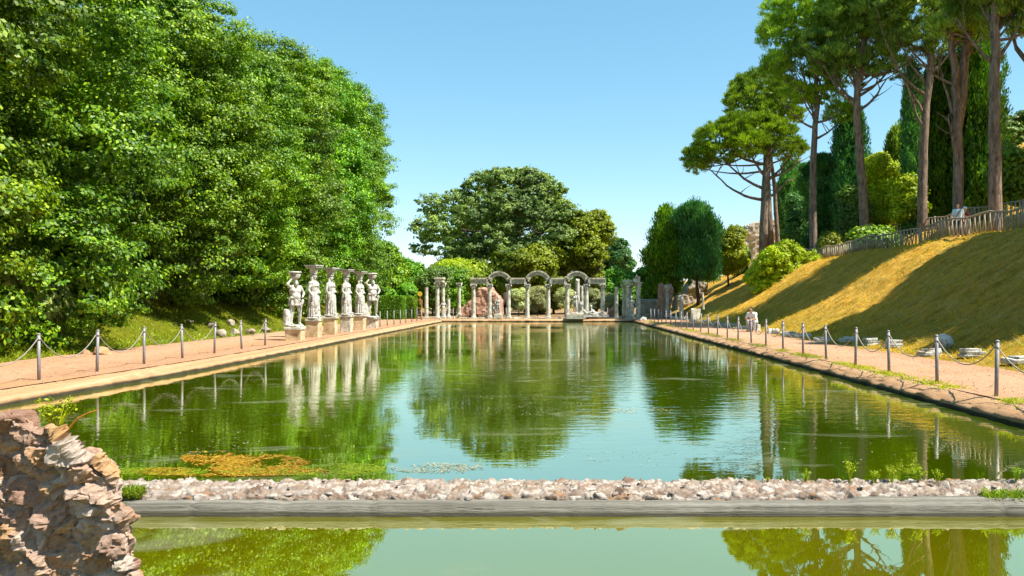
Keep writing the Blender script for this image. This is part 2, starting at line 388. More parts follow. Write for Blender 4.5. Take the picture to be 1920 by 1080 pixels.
L_OLIVE = leaf_mat('olive_leaves', (.28, .33, .13), (.44, .50, .22), (.62, .66, .36), .3)
L_HEDGE = leaf_mat('hedge_leaves', (.07, .19, .004), (.15, .34, .006), (.26, .48, .012), .3)
L_GRASS = leaf_mat('grass_blades', (.46, .29, .03), (.70, .41, .05), (.86, .54, .12), .35, .1, .8)
L_ALGAE = leaf_mat('algae_bits', (.22, .08, .006), (.36, .15, .008), (.36, .26, .03), .1, .2, .7)
L_SCUM = leaf_mat('scum_bits', (.26, .27, .14), (.40, .38, .24), (.62, .58, .46), .1, .2, .7)

# ------------------------------------------------------------------ terrain
def sm(a, b, x):
    t = max(0, min(1, (x - a) / (b - a))); return t * t * (3 - 2 * t)
def edgeL(y): return -9.10 - .62 * (1 - sm(9, 23, y)) + .25 * sm(50, 64, y) * 0
def edgeR(y): return 6.8
PZ0 = .22
def H(x, y):
    z = PZ0
    if x > 10.4:
        t = sm(10.6, 12.8, x) * .30
        r = max(0, min(1, (x - 11.8) / 8.7)); r = .5 * r + .5 * r * r * (3 - 2 * r)
        t += r * 4.45
        t += sm(24.5, 28, x) * 2.0 + sm(33, 60, x) * 15 + sm(60, 140, x) * 6
        k = 1 - sm(88, 125, y) * .55
        if y > 60: t *= 1 - .0 * (y - 60)
        z += t * k
        z += (noise.noise(Vector((x * .25, y * .25, 3))) * .22 + noise.noise(Vector((x * .9, y * .9, 7))) * .09 + noise.noise(Vector((x * 2.4, y * 1.5, 17))) * .10 + noise.noise(Vector((x * 5, y * 3, 27))) * .06) * sm(11.0, 13, x)
    if x < -14.0:
        z += sm(-14.2, -22, x) * 2.7 + sm(-22, -45, x) * 3
        z += noise.noise(Vector((x * .4, y * .4, 9))) * .3 * sm(-14.2, -17, x)
    if y > 72 and -14 < x < 10.4:
        z += sm(85, 140, y) * .6
    return z

def grid_obj(name, xs_of_y, ys, mat, zoff=0, smooth=True, label=None):
    V = []; nx = None
    for y in ys:
        xs = xs_of_y(y); nx = len(xs)
        for x in xs: V.append((x, y, H(x, y) + zoff))
    ny = len(ys); Fq = []
    for j in range(ny - 1):
        for i in range(nx - 1):
            a = j * nx + i; Fq.append((a, a + 1, a + nx + 1, a + nx))
    o = link(name, np_mesh(name, V, Fq, smooth), mat); tag(o, kind='structure')
    return o
def lin(a, b, n): return [a + (b - a) * i / (n - 1) for i in range(n)]
FAR0 = 67.3
def farY(x):  # gently bowed far shore
    return FAR0
ysn = lin(-12, 8, 40) + lin(8.2, FAR0 + .42, 330)
rx = lin(10.2, 22, 84) + lin(22.3, 30, 26) + lin(31, 60, 20)[0:] + [75, 110, 200, 600]
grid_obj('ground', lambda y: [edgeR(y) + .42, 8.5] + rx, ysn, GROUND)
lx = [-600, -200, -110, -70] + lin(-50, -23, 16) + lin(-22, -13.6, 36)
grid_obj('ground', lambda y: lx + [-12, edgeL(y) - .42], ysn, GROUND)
ysf = lin(FAR0 + .42, 140, 90) + [170, 220, 320, 600, 1400]
fx = lx + [-12] + lin(-9.1, 6.8, 12) + [8.5] + rx
grid_obj('ground', lambda y: fx, ysf, GROUND)
grid_obj('ground', lambda y: [edgeL(3) - .42] + lin(-8, 6, 8) + [7.22], lin(-12, 2.2, 8), GROUND)

def strip(name, inner, outer, ys, mat, zoff, n=9, seed=0):
    """path strip whose outer rim wanders"""
    V = []; Fq = []
    for j, y in enumerate(ys):
        a = inner(y); b = outer(y) + noise.noise(Vector((seed, y * .8, 0))) * .35 + noise.noise(Vector((seed + 5, y * 3.1, 0))) * .12
        for i in range(n):
            x = a + (b - a) * i / (n - 1)
            V.append((x, y, PZ0 + zoff + noise.noise(Vector((x * .7, y * .7, seed))) * .008 - (.02 if i == n - 1 else 0)))
    for j in range(len(ys) - 1):
        for i in range(n - 1):
            a = j * n + i; f = (a, a + 1, a + n + 1, a + n)
            Fq.append(f)
    o = link(name, np_mesh(name, V, Fq, True), mat); tag(o, kind='structure'); return o
strip('path', lambda y: edgeR(y) + .45, lambda y: 10.55 + .2 * math.sin(y * .15), lin(-10, 66.9, 300), PATH, .022, seed=1)
strip('path', lambda y: edgeL(y) - .40, lambda y: -14.1 + .2 * math.sin(y * .2), lin(-10, 66.9, 300), PATH, .022, seed=2)

# pool edging: rough stone kerb all round
def kerb(name, pts, inward, w=.5, top=.20, seed=0):
    """pts along the rim; inward = unit vector towards the water"""
    V = []; Fq = []; n = len(pts); prof = [(-w, top + .035), (-w * .6, top + .01), (-.16, top - .05), (-.02, top - .085), (0, top - .13), (.004, -.12)]
    k = len(prof)
    for j, p in enumerate(pts):
        for i, (a, z) in enumerate(prof):
            q = Vector((p[0], p[1], 0)) + Vector(inward) * a
            f = noise.noise(Vector((q.x * 2.3 + seed, q.y * 2.3, z * 8))) * .045 + noise.noise(Vector((q.x * 8 + seed, q.y * 8, z * 20))) * .030
            if i >= 2: q += Vector(inward) * f * 1.4
            V.append((q.x, q.y, z + (f * .7 if 0 < i < k - 1 else 0)))
    for j in range(n - 1):
        for i in range(k - 1):
            a = j * k + i; Fq.append((a, a + 1, a + k + 1, a + k))
    return np_mesh(name, V, Fq, False)
def kerb_obj(pts, inward, seed, side):
    o = link('pool_edging', kerb('pool_edging', pts, inward, seed=seed), EDGE)
    tag(o, 'rough weathered stone edging along the ' + side + ' of the pool', 'edging', 'stone edging round the pool')
kerb_obj([(edgeR(0), y) for y in lin(-8, 67.3, 900)], (-1, 0, 0), 3, 'right side')
kerb_obj([(edgeL(y), y) for y in lin(-8, 67.3, 900)], (1, 0, 0), 7, 'left side')
kerb_obj([(x, FAR0) for x in lin(-9.55, 7.25, 220)], (0, -1, 0), 11, 'far end')

# water
def water():
    V = [(-10.1, 2.0, 0), (7.0, 2.0, 0), (7.0, FAR0 + .1, 0), (-10.1, FAR0 + .1, 0)]
    o = link('water', np_mesh('water', V, [(0, 1, 2, 3)]), WATER); tag(o, kind='structure')
water()

# ------------------------------------------------------------------ foliage engine
def unit(v): return v / np.maximum(np.linalg.norm(v, axis=1, keepdims=True), 1e-9)
def blob_clumps(rng, blobs, n, jit=(.80, 1.07), keep=.82, under=.35):
    b = np.array(blobs, float); area = (b[:, 3] * b[:, 4] + b[:, 3] * b[:, 5] + b[:, 4] * b[:, 5])
    out_c = []; out_d = []
    while sum(len(c) for c in out_c) < n:
        m = n * 2
        idx = rng.choice(len(b), m, p=area / area.sum()); d = unit(rng.normal(size=(m, 3)))
        k = (d[:, 2] > -under) | (rng.random(m) < .3); idx = idx[k]; d = d[k]
        c = b[idx, :3] + d * b[idx, 3:] * rng.uniform(jit[0], jit[1], (len(idx), 1))
        ok = np.ones(len(c), bool)
        for q in b:
            r = np.linalg.norm((c - q[:3]) / q[3:], axis=1); ok &= r > keep * .93
        c = c[ok]; d = d[ok]; out_c.append(c); out_d.append(d)
    return np.concatenate(out_c)[:n], np.concatenate(out_d)[:n]
def leaves(rng, cen, out, per, cr, L, Wd, flat=.6, up=.45, needle=False, rise=.0, vert=1.0):
    n = len(cen) * per; i = np.repeat(np.arange(len(cen)), per)
    size = rng.uniform(cr[0], cr[1], len(cen))[i][:, None]
    off = unit(rng.normal(size=(n, 3))) * (rng.random((n, 1)) ** .55)
    off[:, 2] *= flat * vert
    p = cen[i] + off * size
    nr = unit(off * .9 + out[i] * .5 + np.array([0, 0, up]) + rng.normal(size=(n, 3)) * .45)
    if needle: t = unit(off * .7 + out[i] * .5 + np.array([0, 0, rise]) + rng.normal(size=(n, 3)) * .35)
    else: t = unit(rng.normal(size=(n, 3)) + np.array([0, 0, rise]))
    t = unit(t - nr * (t * nr).sum(1, keepdims=True)) if not needle else t
    bt = unit(np.cross(nr, t))
    s = rng.uniform(.65, 1.3, (n, 1))
    a = t * L * .5 * s; b = bt * Wd * .5 * s
    V = np.stack([p - a, p + b, p + a, p - b], 1).reshape(-1, 3)
    return V
def quads(V): return np.arange(len(V), dtype=np.int32).reshape(-1, 4)
def inner(rng, blobs, n, size, f=.78):
    b = np.array(blobs, float); vol = b[:, 3] * b[:, 4] * b[:, 5]
    idx = rng.choice(len(b), n, p=vol / vol.sum())
    p = b[idx, :3] + unit(rng.normal(size=(n, 3))) * (rng.random((n, 1)) ** .33) * f * b[idx, 3:]
    nr = unit(rng.normal(size=(n, 3))); t = unit(np.cross(nr, unit(rng.normal(size=(n, 3))))); bt = np.cross(nr, t)
    return np.stack([p - t * size, p + bt * size * .6, p + t * size, p - bt * size * .6], 1).reshape(-1, 3)
def crown_mesh(name, seed, blobs, nc, per, cr, L, Wd, inn=0, isz=.3, **kw):
    rng = np.random.default_rng(seed); ck = {k: kw.pop(k) for k in ('jit', 'keep', 'under') if k in kw}
    c, d = blob_clumps(rng, blobs, nc, **ck)
    V = leaves(rng, c, d, per, cr, L, Wd, **kw)
    if inn: V = np.concatenate([V, inner(rng, blobs, inn, isz)])
    return np_mesh(name, V, quads(V))

def limb(g, a, b, r0, r1, rnd, sag=.0, n=6, wob=.12, sides=7):
    a = Vector(a); b = Vector(b); L = (b - a).length; pts = []; rad = []
    o1 = Vector((rnd.uniform(-1, 1), rnd.uniform(-1, 1), rnd.uniform(-.5, .5))) * L * wob
    for i in range(n + 1):
        t = i / n; p = a.lerp(b, t) + o1 * math.sin(math.pi * t) + Vector((0, 0, -sag * L * math.sin(math.pi * t)))
        p += Vector((rnd.uniform(-1, 1), rnd.uniform(-1, 1), 0)) * L * .012 * (0 < i < n)
        pts.append(p); rad.append(r0 + (r1 - r0) * t)
    g.tube(pts, rad, sides)
    return pts

def tree(name, loc, label, cat, group, trunk_me, crown_me, leafm, barkm, rz=0, sc=(1, 1, 1)):
    t = empty(name, loc, rz, label, cat, group); t.scale = sc
    link('trunk', trunk_me, barkm, t)
    c = bpy.data.objects.new('crown', crown_me); COL.objects.link(c); c.parent = t
    if not crown_me.materials: crown_me.materials.append(leafm)
    return t

# ---- left row of broadleaf trees: three crown shapes
def oak_blobs(rnd, r=5.15, h0=2.2, h1=14.9):
    bl = []
    for lvl, (z, rr) in enumerate(((h0 + 1.6, r * .80), (h0 + 4.3, r * 1.0), (h0 + 7.4, r * 1.06), (h0 + 10.0, r * .80))):
        k = (5, 6, 6, 4)[lvl]; a0 = rnd.uniform(0, 6.28)
        for i in range(k):
            a = a0 + i * 6.283 / k + rnd.uniform(-.3, .3); q = rr * rnd.uniform(.48, .66)
            s = rnd.uniform(1.9, 2.7)
            bl.append((q * math.cos(a), q * math.sin(a), z + rnd.uniform(-.9, .9), s, s, s * rnd.uniform(.75, .95)))
    bl.append((0, 0, h1 - 3.2, 2.6, 2.6, 2.6)); bl.append((0, 0, (h0 + h1) / 2, r * .62, r * .62, (h1 - h0) * .40))
    return bl
def oak_trunk(seed, h=10, r=.32, spread=3.0):
    rnd = random.Random(seed); g = G()
    pts = limb(g, (0, 0, -.6), (rnd.uniform(-.5, .5), rnd.uniform(-.5, .5), h), r, r * .3, rnd, n=8, wob=.04, sides=10)
    for k in range(9):
        i = rnd.randint(2, 7); a = rnd.uniform(0, 6.28); q = rnd.uniform(.6, 1) * spread
        limb(g, pts[i], pts[i] + Vector((q * math.cos(a), q * math.sin(a), rnd.uniform(1, 3))), r * .4, r * .08, rnd, wob=.08, sides=6)
    return g.mesh('trunk', True)
oak_crowns = []; oak_trunks = []
for s in range(3):
    rnd = random.Random(40 + s); bl = oak_blobs(rnd)
    oak_crowns.append(crown_mesh('crown', 100 + s, bl, 1080, 165, (.34, .90), .125, .085, 8000, .15, flat=.40, up=.6, jit=(.72, 1.16)))
    oak_trunks.append(oak_trunk(60 + s))
row = [(-18.1, 13.5, 1.0, 1), (-18.2, 19.6, 1.04, 1), (-17.9, 25.4, 1.0, 1), (-18.4, 35.6, 1.03, 1), (-18.6, 42.6, 1.03, 1), (-18.9, 49.4, 1.06, 1.06), (-18.6, 56.0, 1.06, 1.14), (-18.7, 62.2, 1.10, 1.2), (-19.6, 68.5, 1.06, 1.16)]
words = ['nearest tree of the left row, cut off by the picture edge', 'second tree of the left row, overhanging the dark near bank', 'third tree of the left row, above the sunlit patch of grass', 'fourth tree of the left row, above the rubble on the bank', 'fifth tree of the left row, just before the statues', 'sixth tree of the left row, behind the nearest statues', 'seventh tree of the left row, behind the farthest statues', 'eighth tree of the left row, tall, beside the gap of sky', 'last and farthest tree of the left row, above the clipped hedge']
for i, (x, y, s, sz) in enumerate(row):
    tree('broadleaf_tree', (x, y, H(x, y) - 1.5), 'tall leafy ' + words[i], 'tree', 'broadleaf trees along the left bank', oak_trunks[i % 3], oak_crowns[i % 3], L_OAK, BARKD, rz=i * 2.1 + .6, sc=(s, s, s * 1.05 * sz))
row2 = [(-27, 20), (-27.5, 29), (-27, 38.5), (-27.5, 48), (-26.5, 57.5)]
w2 = ['nearest', 'second', 'middle', 'fourth', 'farthest']
for i, (x, y) in enumerate(row2):
    tree('broadleaf_tree', (x, y, H(x, y) - 2.2), 'shaded leafy tree, %s of those standing behind the left row' % w2[i], 'tree', 'trees behind the left row', oak_trunks[(i + 1) % 3], oak_crowns[(i + 2) % 3], L_OAK, BARKD, rz=i * 1.3, sc=(1.05, 1.05, 1.12))

# generic bush mesh
def bush_mesh(seed, nb=7, nc=240, per=70, L=.13, Wd=.085, cr=(.16, .34), spiky=0, inn=900):
    rnd = random.Random(seed); bl = [(0, 0, .45, .62, .62, .5)]
    for i in range(nb):
        a = rnd.uniform(0, 6.28); q = rnd.uniform(.25, .6); s = rnd.uniform(.28, .45)
        bl.append((q * math.cos(a), q * math.sin(a), rnd.uniform(.25, .75), s, s, s * rnd.uniform(.7, 1)))
    return crown_mesh('foliage', seed, bl, nc, per, cr, L, Wd, inn, .14, flat=.8, up=.4, rise=spiky)
BUSH = [bush_mesh(5), bush_mesh(6, 9), bush_mesh(8, 5)]
def stem_mesh(seed):
    rnd = random.Random(seed); g = G()
    for k in range(7):
        a = rnd.uniform(0, 6.28); q = rnd.uniform(.15, .5)
        limb(g, (q * .15 * math.cos(a), q * .15 * math.sin(a), -.15), (q * math.cos(a), q * math.sin(a), rnd.uniform(.4, .8)), .03, .008, rnd, n=4, sides=5)
    return g.mesh('stem', True)
STEM = stem_mesh(3)
def bush(name, x, y, w, h, leafm, label, cat, group=None, k=0, rz=0, z=None, d=None):
    """w,h real width and height"""
    t = empty(name, (x, y, (H(x, y) if z is None else z) - .05), rz, label, cat, group)
    me = BUSH[k]
    c = bpy.data.objects.new('foliage', me); COL.objects.link(c); c.parent = t
    t.scale = (w / 1.9, (d or w) / 1.9, h / 1.12)
    if not me.materials: me.materials.append(leafm)
    c.material_slots[0].link = 'OBJECT'; c.material_slots[0].material = leafm
    link('stem', STEM, BARKD, t)
    return t
for i, (x, y, w, h, k, lb) in enumerate([
    (-15.6, 21.5, 2.6, 1.7, 0, 'low feathery green bush in shade by the left edge, behind the first chain'),
    (-16.8, 24.8, 3.4, 2.4, 1, 'dark shaded bush under the second tree of the left row'),
    (-16.9, 30.2, 2.6, 2.8, 2, 'bright sunlit leafy bush at the top of the lit grass patch'),
    (-18.2, 38.5, 3.6, 3.0, 0, 'dark bush under the fourth tree of the left row'),
    (-18.5, 46.5, 3.6, 3.4, 1, 'dark bush behind the nearest statue'),
    (-16.8, 53.5, 3.0, 2.8, 2, 'dark bush behind the farther caryatids'),
    (-18.0, 34.0, 3.0, 2.2, 1, 'dark bush between the sunlit patch and the rubble on the left bank')]):
    bush('bush', x, y, w, h, L_OAK if i in (0, 2) else L_BACK, lb, 'bush', 'bushes under the left trees', k, rz=i)

# ---- garden behind the left end: small bright trees, hedge, clipped balls
def small_tree_meshes(seed, L=.26, Wd=.17, nc=420, per=60, r=1.0, spiky=0, cr=(.14, .26), under=.35):
    """unit tree: crown about 2 wide and 2 high centred at z=1.25"""
    rnd = random.Random(seed); bl = [(0, 0, 1.25, .62, .62, .7)]
    for i in range(11):
        a = rnd.uniform(0, 6.28); q = rnd.uniform(.2, .62); s = rnd.uniform(.28, .46)
        bl.append((q * math.cos(a), q * math.sin(a), rnd.uniform(.6, 1.9), s, s, s * rnd.uniform(.7, .95)))
    return bl
def scaled_tree(name, x, y, w, h, leafm, barkm, label, cat, group=None, seed=0, L=.22, Wd=.15, nc=500, per=70, trunk=.25, z=None, d=None, inn=1800, needle=False, rise=0, cr=(.35, .75), flat=.6, zb=None, keep=.82, lean=0, jit=(.80, 1.12), vert=1.0):
    """crown w wide, tree h high, crown starts at trunk*h"""
    rnd = random.Random(seed); z0 = H(x, y) if z is None else z
    cw = w / 2; dd = (d or w) / 2; c0 = h * trunk; ch = (h - c0) / 2
    bl = [(0, 0, c0 + ch, cw * .6, dd * .6, ch * .7)]
    for i in range(13):
        a = i * 2.4 + rnd.uniform(-.4, .4); zz = rnd.uniform(-.78, .78); q = rnd.uniform(.45, .68) * math.sqrt(max(.1, 1 - zz * zz * .8)); s = rnd.uniform(.28, .42)
        bl.append((q * cw * math.cos(a), q * dd * math.sin(a), c0 + ch + zz * ch, s * cw, s * dd, s * min(cw, ch) * 1.0))
    me = crown_mesh('crown', seed, bl, nc, per, cr, L, Wd, inn, L * 1.6, flat=flat, needle=needle, rise=rise, keep=keep, jit=jit, vert=vert)
    g = G(); pts = limb(g, (0, 0, -.3), (lean, 0, c0 + ch), max(.08, h * .02), h * .006, rnd, n=6, wob=.03, sides=8)
    for k in range(8):
        a = rnd.uniform(0, 6.28); p = pts[rnd.randint(3, 6)]
        limb(g, p, p + Vector((cw * .6 * math.cos(a), dd * .6 * math.sin(a), ch * rnd.uniform(.2, .7))), h * .008, h * .002, rnd, sides=5)
    return tree(name, (x, y, z0), label, cat, group, g.mesh('trunk', True), me, leafm, barkm)
def sc_px(name, px, ytop, ybase, wpx, Y, leafm, barkm, label, cat, group=None, **kw):
    x = PX(px, Y); z = kw.pop('zz', None); z = H(x, Y) if z is None else z
    return scaled_tree(name, x, Y, wpx * Y / F, PZ(ytop, Y) - z, leafm, barkm, label, cat, group, z=z, **kw)
GB = 'bright small trees behind the left end of the pool'
sc_px('small_tree', 722, 442, 590, 90, 80, L_OAK, BARKD, 'bright green tree left of the gap of sky, behind the clipped hedge', 'tree', GB, seed=201, trunk=.12)
sc_px('small_tree', 768, 488, 590, 70, 84, L_OAK, BARKD, 'bright rounded tree under the gap of sky left of the big oak', 'tree', GB, seed=202, trunk=.1)
sc_px('small_tree', 812, 492, 590, 66, 80, L_OAK2, BARKD, 'green tree behind the tall pair of columns on the left', 'tree', GB, seed=203, trunk=.1)
sc_px('small_tree', 852, 500, 590, 54, 82, L_HEDGE, BARKD, 'lime green tree behind the lone column with a capital', 'tree', GB, seed=204, trunk=.1)
sc_px('small_tree', 690, 470, 590, 80, 74, L_OAK, BARKD, 'green tree directly behind the farthest statue', 'tree', GB, seed=205, trunk=.12)

def box_leaves(seed, w, d, h, n, L=.10, Wd=.07):
    rng = np.random.default_rng(seed)
    A = np.array([w * h, d * h, w * d]); f = rng.choice(3, n, p=A / A.sum()); u = rng.uniform(-.5, .5, (n, 3)); nr = np.zeros((n, 3))
    sgn = np.where(rng.random(n) < .5, -1, 1)
    k = f == 0; u[k, 1] = .5 * sgn[k]; nr[k, 1] = sgn[k]
    k = f == 1; u[k, 0] = .5 * sgn[k]; nr[k, 0] = sgn[k]
    k = f == 2; u[k, 2] = .5; nr[k, 2] = 1
    p = u * np.array([w, d, h]) + np.array([0, 0, h / 2]) + nr * rng.uniform(-.12, .06, (n, 1))
    nr = unit(nr + rng.normal(size=(n, 3)) * .55); t = unit(np.cross(nr, rng.normal(size=(n, 3)))); b = np.cross(nr, t)
    V = np.stack([p - t * L / 2, p + b * Wd / 2, p + t * L / 2, p - b * Wd / 2], 1).reshape(-1, 3)
    return V
def hedge(px0, px1, ytop, Y, d, label, seed):
    x0, x1 = PX(px0, Y), PX(px1, Y); h = PZ(ytop, Y) - PZ0
    V = box_leaves(seed, x1 - x0, d, h, 30000, .15, .1)
    rng = np.random.default_rng(seed); q = rng.uniform(-.45, .45, (5000, 3)) * np.array([x1 - x0, d, h]) + np.array([0, 0, h / 2])
    nr = unit(rng.normal(size=(5000, 3))); t = unit(np.cross(nr, rng.normal(size=(5000, 3)))); b = np.cross(nr, t)
    V = np.concatenate([V, np.stack([q - t * .2, q + b * .15, q + t * .2, q - b * .15], 1).reshape(-1, 3)])
    o = link('hedge', np_mesh('hedge', V, quads(V)), L_HEDGE, loc=((x0 + x1) / 2, Y, PZ0)); tag(o, label, 'hedge', 'clipped hedges by the left end')
hedge(704, 757, 556, 66, 2.2, 'clipped box hedge with a flat top right behind the farthest statue', 31)
hedge(759, 778, 558, 68, 2.2, 'shorter clipped hedge beside the yellow sign', 32)
def ball(px, py, rpx, Y, label, seed, rz=1.0):
    x, z, r = PX(px, Y), PZ(py, Y), rpx * Y / F
    me = crown_mesh('foliage', seed, [(0, 0, 0, r, r, r * rz)], 200, 60, (.12, .25), .14, .1, 1500, .2, jit=(.95, 1.02))
    t = empty('topiary', (x, Y, PZ0), 0, label, 'topiary', 'clipped balls behind the hedge')
    link('foliage', me, L_HEDGE, t, (0, 0, z - PZ0)); g = G(); g.tube([(0, 0, -.1), (0, 0, z - PZ0)], .09); g.build('stem', BARKD, t)
ball(763, 548, 17, 71, 'round clipped shrub rising behind the flat hedge, beside the yellow sign', 41)
ball(722, 558, 22, 70, 'low domed clipped shrub behind the flat hedge near the farthest statue', 42, .8)

# ---- the big oak behind the arches and its neighbours
def back_oak():
    Y = 95; s = Y / F; x0, z0 = PX(965, Y), .6
    lob = [(820, 395, 34, 26), (850, 440, 44, 34), (800, 440, 24, 26), (870, 385, 38, 30), (905, 355, 34, 24), (950, 350, 40, 24), (1000, 350, 42, 24), (1035, 375, 32, 28), (1060, 410, 34, 26),
           (905, 420, 46, 38), (960, 405, 44, 36), (1010, 415, 42, 34), (1050, 450, 44, 34), (940, 465, 50, 36), (880, 480, 52, 32), (1000, 475, 46, 32), (925, 335, 20, 10), (985, 334, 26, 10), (1020, 342, 18, 10), (795, 468, 20, 12), (940, 390, 30, 24), (985, 385, 34, 26), (1015, 385, 28, 24), (955, 440, 36, 28), (975, 480, 50, 26)]
    rnd = random.Random(9); bl = []
    for px, py, rx_, rz_ in lob:
        for k in range(2):
            dm = math.sqrt(max(.05, 1 - ((px - 965) / 200) ** 2 - ((py - 440) / 125) ** 2)) * 7.5
            bl.append((PX(px, Y) - x0, (-dm if k == 0 else dm) + rnd.uniform(-.8, .8), PZ(py, Y) - z0, rx_ * s * .84, rx_ * s * .84, rz_ * s * .82))
    me = crown_mesh('crown', 77, bl, 2100, 58, (.28, .80), .27, .17, 6000, .28, flat=.5, up=.6, keep=.45, jit=(.6, 1.12))
    g = G(); rnd = random.Random(12)
    base = Vector((0.2, 0, 0)); f1 = (PX(968, Y) - x0, 0, PZ(490, Y) - z0)
    limb(g, (PX(945, Y) - x0, 0, -.4), (PX(940, Y) - x0, 0, PZ(500, Y) - z0), .62, .42, rnd, wob=.03, sides=12)
    for (a, b) in [((940, 500), (850, 400)), ((940, 500), (880, 360)), ((940, 500), (920, 340)), ((940, 500), (960, 350)), ((940, 500), (1000, 345)), ((940, 500), (1040, 400)), ((920, 440), (820, 430)), ((960, 430), (1030, 350)), ((950, 460), (1060, 430)), ((960, 420), (975, 335)), ((935, 440), (905, 350))]:
        aa = Vector((PX(a[0], Y) - x0, 0, PZ(a[1], Y) - z0)); bb = Vector((PX(b[0], Y) - x0, rnd.uniform(-3, 3), PZ(b[1], Y) - z0))
        pts = limb(g, aa, bb, .26, .06, rnd, wob=.09, n=8)
        for k in range(4):
            p = pts[rnd.randint(3, 8)]; limb(g, p, p + Vector((rnd.uniform(-2, 2), rnd.uniform(-1, 1), rnd.uniform(.4, 2))), .07, .02, rnd, sides=5, n=4)
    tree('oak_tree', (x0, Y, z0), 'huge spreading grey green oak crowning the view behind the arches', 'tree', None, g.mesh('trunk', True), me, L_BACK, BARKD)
back_oak()
GT = 'trees behind the colonnade'
sc_px('leafy_tree', 1095, 405, 585, 130, 90, L_MID, BARKD, 'yellow green tree right of the big oak, above the right hand arch', 'tree', GT, seed=301, trunk=.30, nc=700, per=60, L=.28, Wd=.18)
sc_px('leafy_tree', 880, 478, 585, 150, 86, L_MID, BARKD, 'dull green low tree in front of the left half of the big oak', 'tree', GT, seed=302, trunk=.22, nc=800, per=60, L=.28, Wd=.18)
sc_px('leafy_tree', 990, 468, 585, 150, 87, L_MID, BARKD, 'low yellow green tree just above the middle arch', 'tree', GT, seed=303, trunk=.24, nc=800, per=60, L=.28, Wd=.18)
sc_px('leafy_tree', 1038, 455, 585, 100, 92, L_BACK, BARKD, 'dark tree with a thick black trunk standing behind the right hand arch', 'tree', GT, seed=304, trunk=.45, nc=500, per=60, L=.28, Wd=.18)
sc_px('poplar_tree', 1165, 432, 585, 52, 125, L_CON, BARKD, 'dark bluish green tree far behind, right of the yellow green tree', 'tree', GT, seed=305, trunk=.05, nc=600, per=60, L=.4, Wd=.25)
sc_px('poplar_tree', 1130, 428, 585, 50, 128, L_CON, BARKD, 'dark far tree peeping out between the oak and the gap of sky', 'tree', GT, seed=306, trunk=.05, nc=500, per=60, L=.4, Wd=.25)
sc_px('small_tree', 1168, 505, 592, 72, 82, L_HEDGE, BARKD, 'bright lime green tree right of the arches, behind the lone column', 'tree', GT, seed=307, trunk=.08)
sc_px('small_tree', 1215, 500, 592, 60, 84, L_OAK, BARKD, 'bright green tree behind the right hand group of columns', 'tree', GT, seed=308, trunk=.1)
sc_px('small_tree', 905, 515, 592, 60, 90, L_BACK, BARKD, 'dark shaded shrubby tree behind the brick ruin', 'tree', GT, seed=309, trunk=.02)
sc_px('small_tree', 1020, 512, 592, 90, 92, L_BACK, BARKD, 'dark shaded thicket seen through the middle arch above the olives', 'tree', GT, seed=310, trunk=.02)
sc_px('small_tree', 1110, 512, 592, 70, 94, L_BACK, BARKD, 'dark shaded thicket seen through the right hand arch', 'tree', GT, seed=311, trunk=.02)
GO = 'silvery olive trees behind the colonnade'
for i, (px, yt, w, lb) in enumerate([(973, 540, 40, 'between the first and middle arches'), (1007, 541, 38, 'seen through the middle arch'), (1060, 541, 36, 'left of the standing nude statue'), (1112, 543, 42, 'at the right end of the colonnade'), (1140, 553, 30, 'just beyond the right end of the colonnade')]):
    sc_px('olive_tree', px, yt, 585, w, 79 + i % 2, L_OLIVE, BARKG, 'round silvery green olive tree ' + lb, 'tree', GO, seed=320 + i, trunk=.22, nc=260, per=90, L=.17, Wd=.05, cr=(.22, .45), rise=.4, inn=900)

# ---- right side: conifers on the slope and terrace
GC = 'dense trees at the foot of the right slope'
sc_px('conifer_tree', 1250, 372, 545, 84, 76, L_OAK, BARKD, 'tall soft green conifer standing left in the clump at the end of the right bank', 'tree', GC, seed=401, trunk=.14, nc=620, per=90, L=.34, Wd=.09, needle=True, rise=1.6, cr=(.3, .95), jit=(.75, 1.28), vert=1.5)
sc_px('conifer_tree', 1310, 372, 545, 92, 74, L_CON, BARKD, 'dark blue green conifer in the clump at the end of the right bank', 'tree', GC, seed=402, trunk=.16, nc=700, per=90, L=.34, Wd=.09, needle=True, rise=1.6, cr=(.3, .95), jit=(.75, 1.28), vert=1.5)
sc_px('leafy_tree', 1366, 425, 520, 62, 76, L_BUSH, BARKD, 'yellow green bushy tree right of the dark conifer on the slope', 'tree', GC, seed=403, trunk=.05, nc=450, per=70)
# big bush on the slope
def slope_bush():
    Y = 61; x = PX(1466, Y); z = PZ(563, Y); bl = []; rnd = random.Random(5); s = Y / F
    for (px, py, r) in [(1466, 510, 42), (1430, 520, 26), (1500, 505, 28), (1450, 485, 24), (1485, 482, 26), (1470, 475, 22), (1425, 540, 18), (1505, 528, 20), (1460, 540, 26), (1515, 490, 18), (1445, 500, 28)]:
        for k in range(2): bl.append((PX(px, Y) - x, rnd.uniform(-1, .8), PZ(py, Y) - z, r * s, r * s, r * s * .9))
    me = crown_mesh('foliage', 52, bl, 600, 70, (.2, .42), .17, .10, 2500, .2, flat=.8, rise=.6, jit=(.85, 1.12))
    t = empty('bush', (x, Y, z), 0, 'large lime green bush growing on the right slope below the fence', 'bush')
    link('foliage', me, L_BUSH, t); g = G(); rnd = random.Random(3)
    for k in range(9): limb(g, (rnd.uniform(-.2, .2), 0, -.5), (rnd.uniform(-1.6, 1.6), rnd.uniform(-1, 1), rnd.uniform(1.2, 2.6)), .06, .015, rnd, sides=5)
    g.build('stem', BARKD, t)
slope_bush()

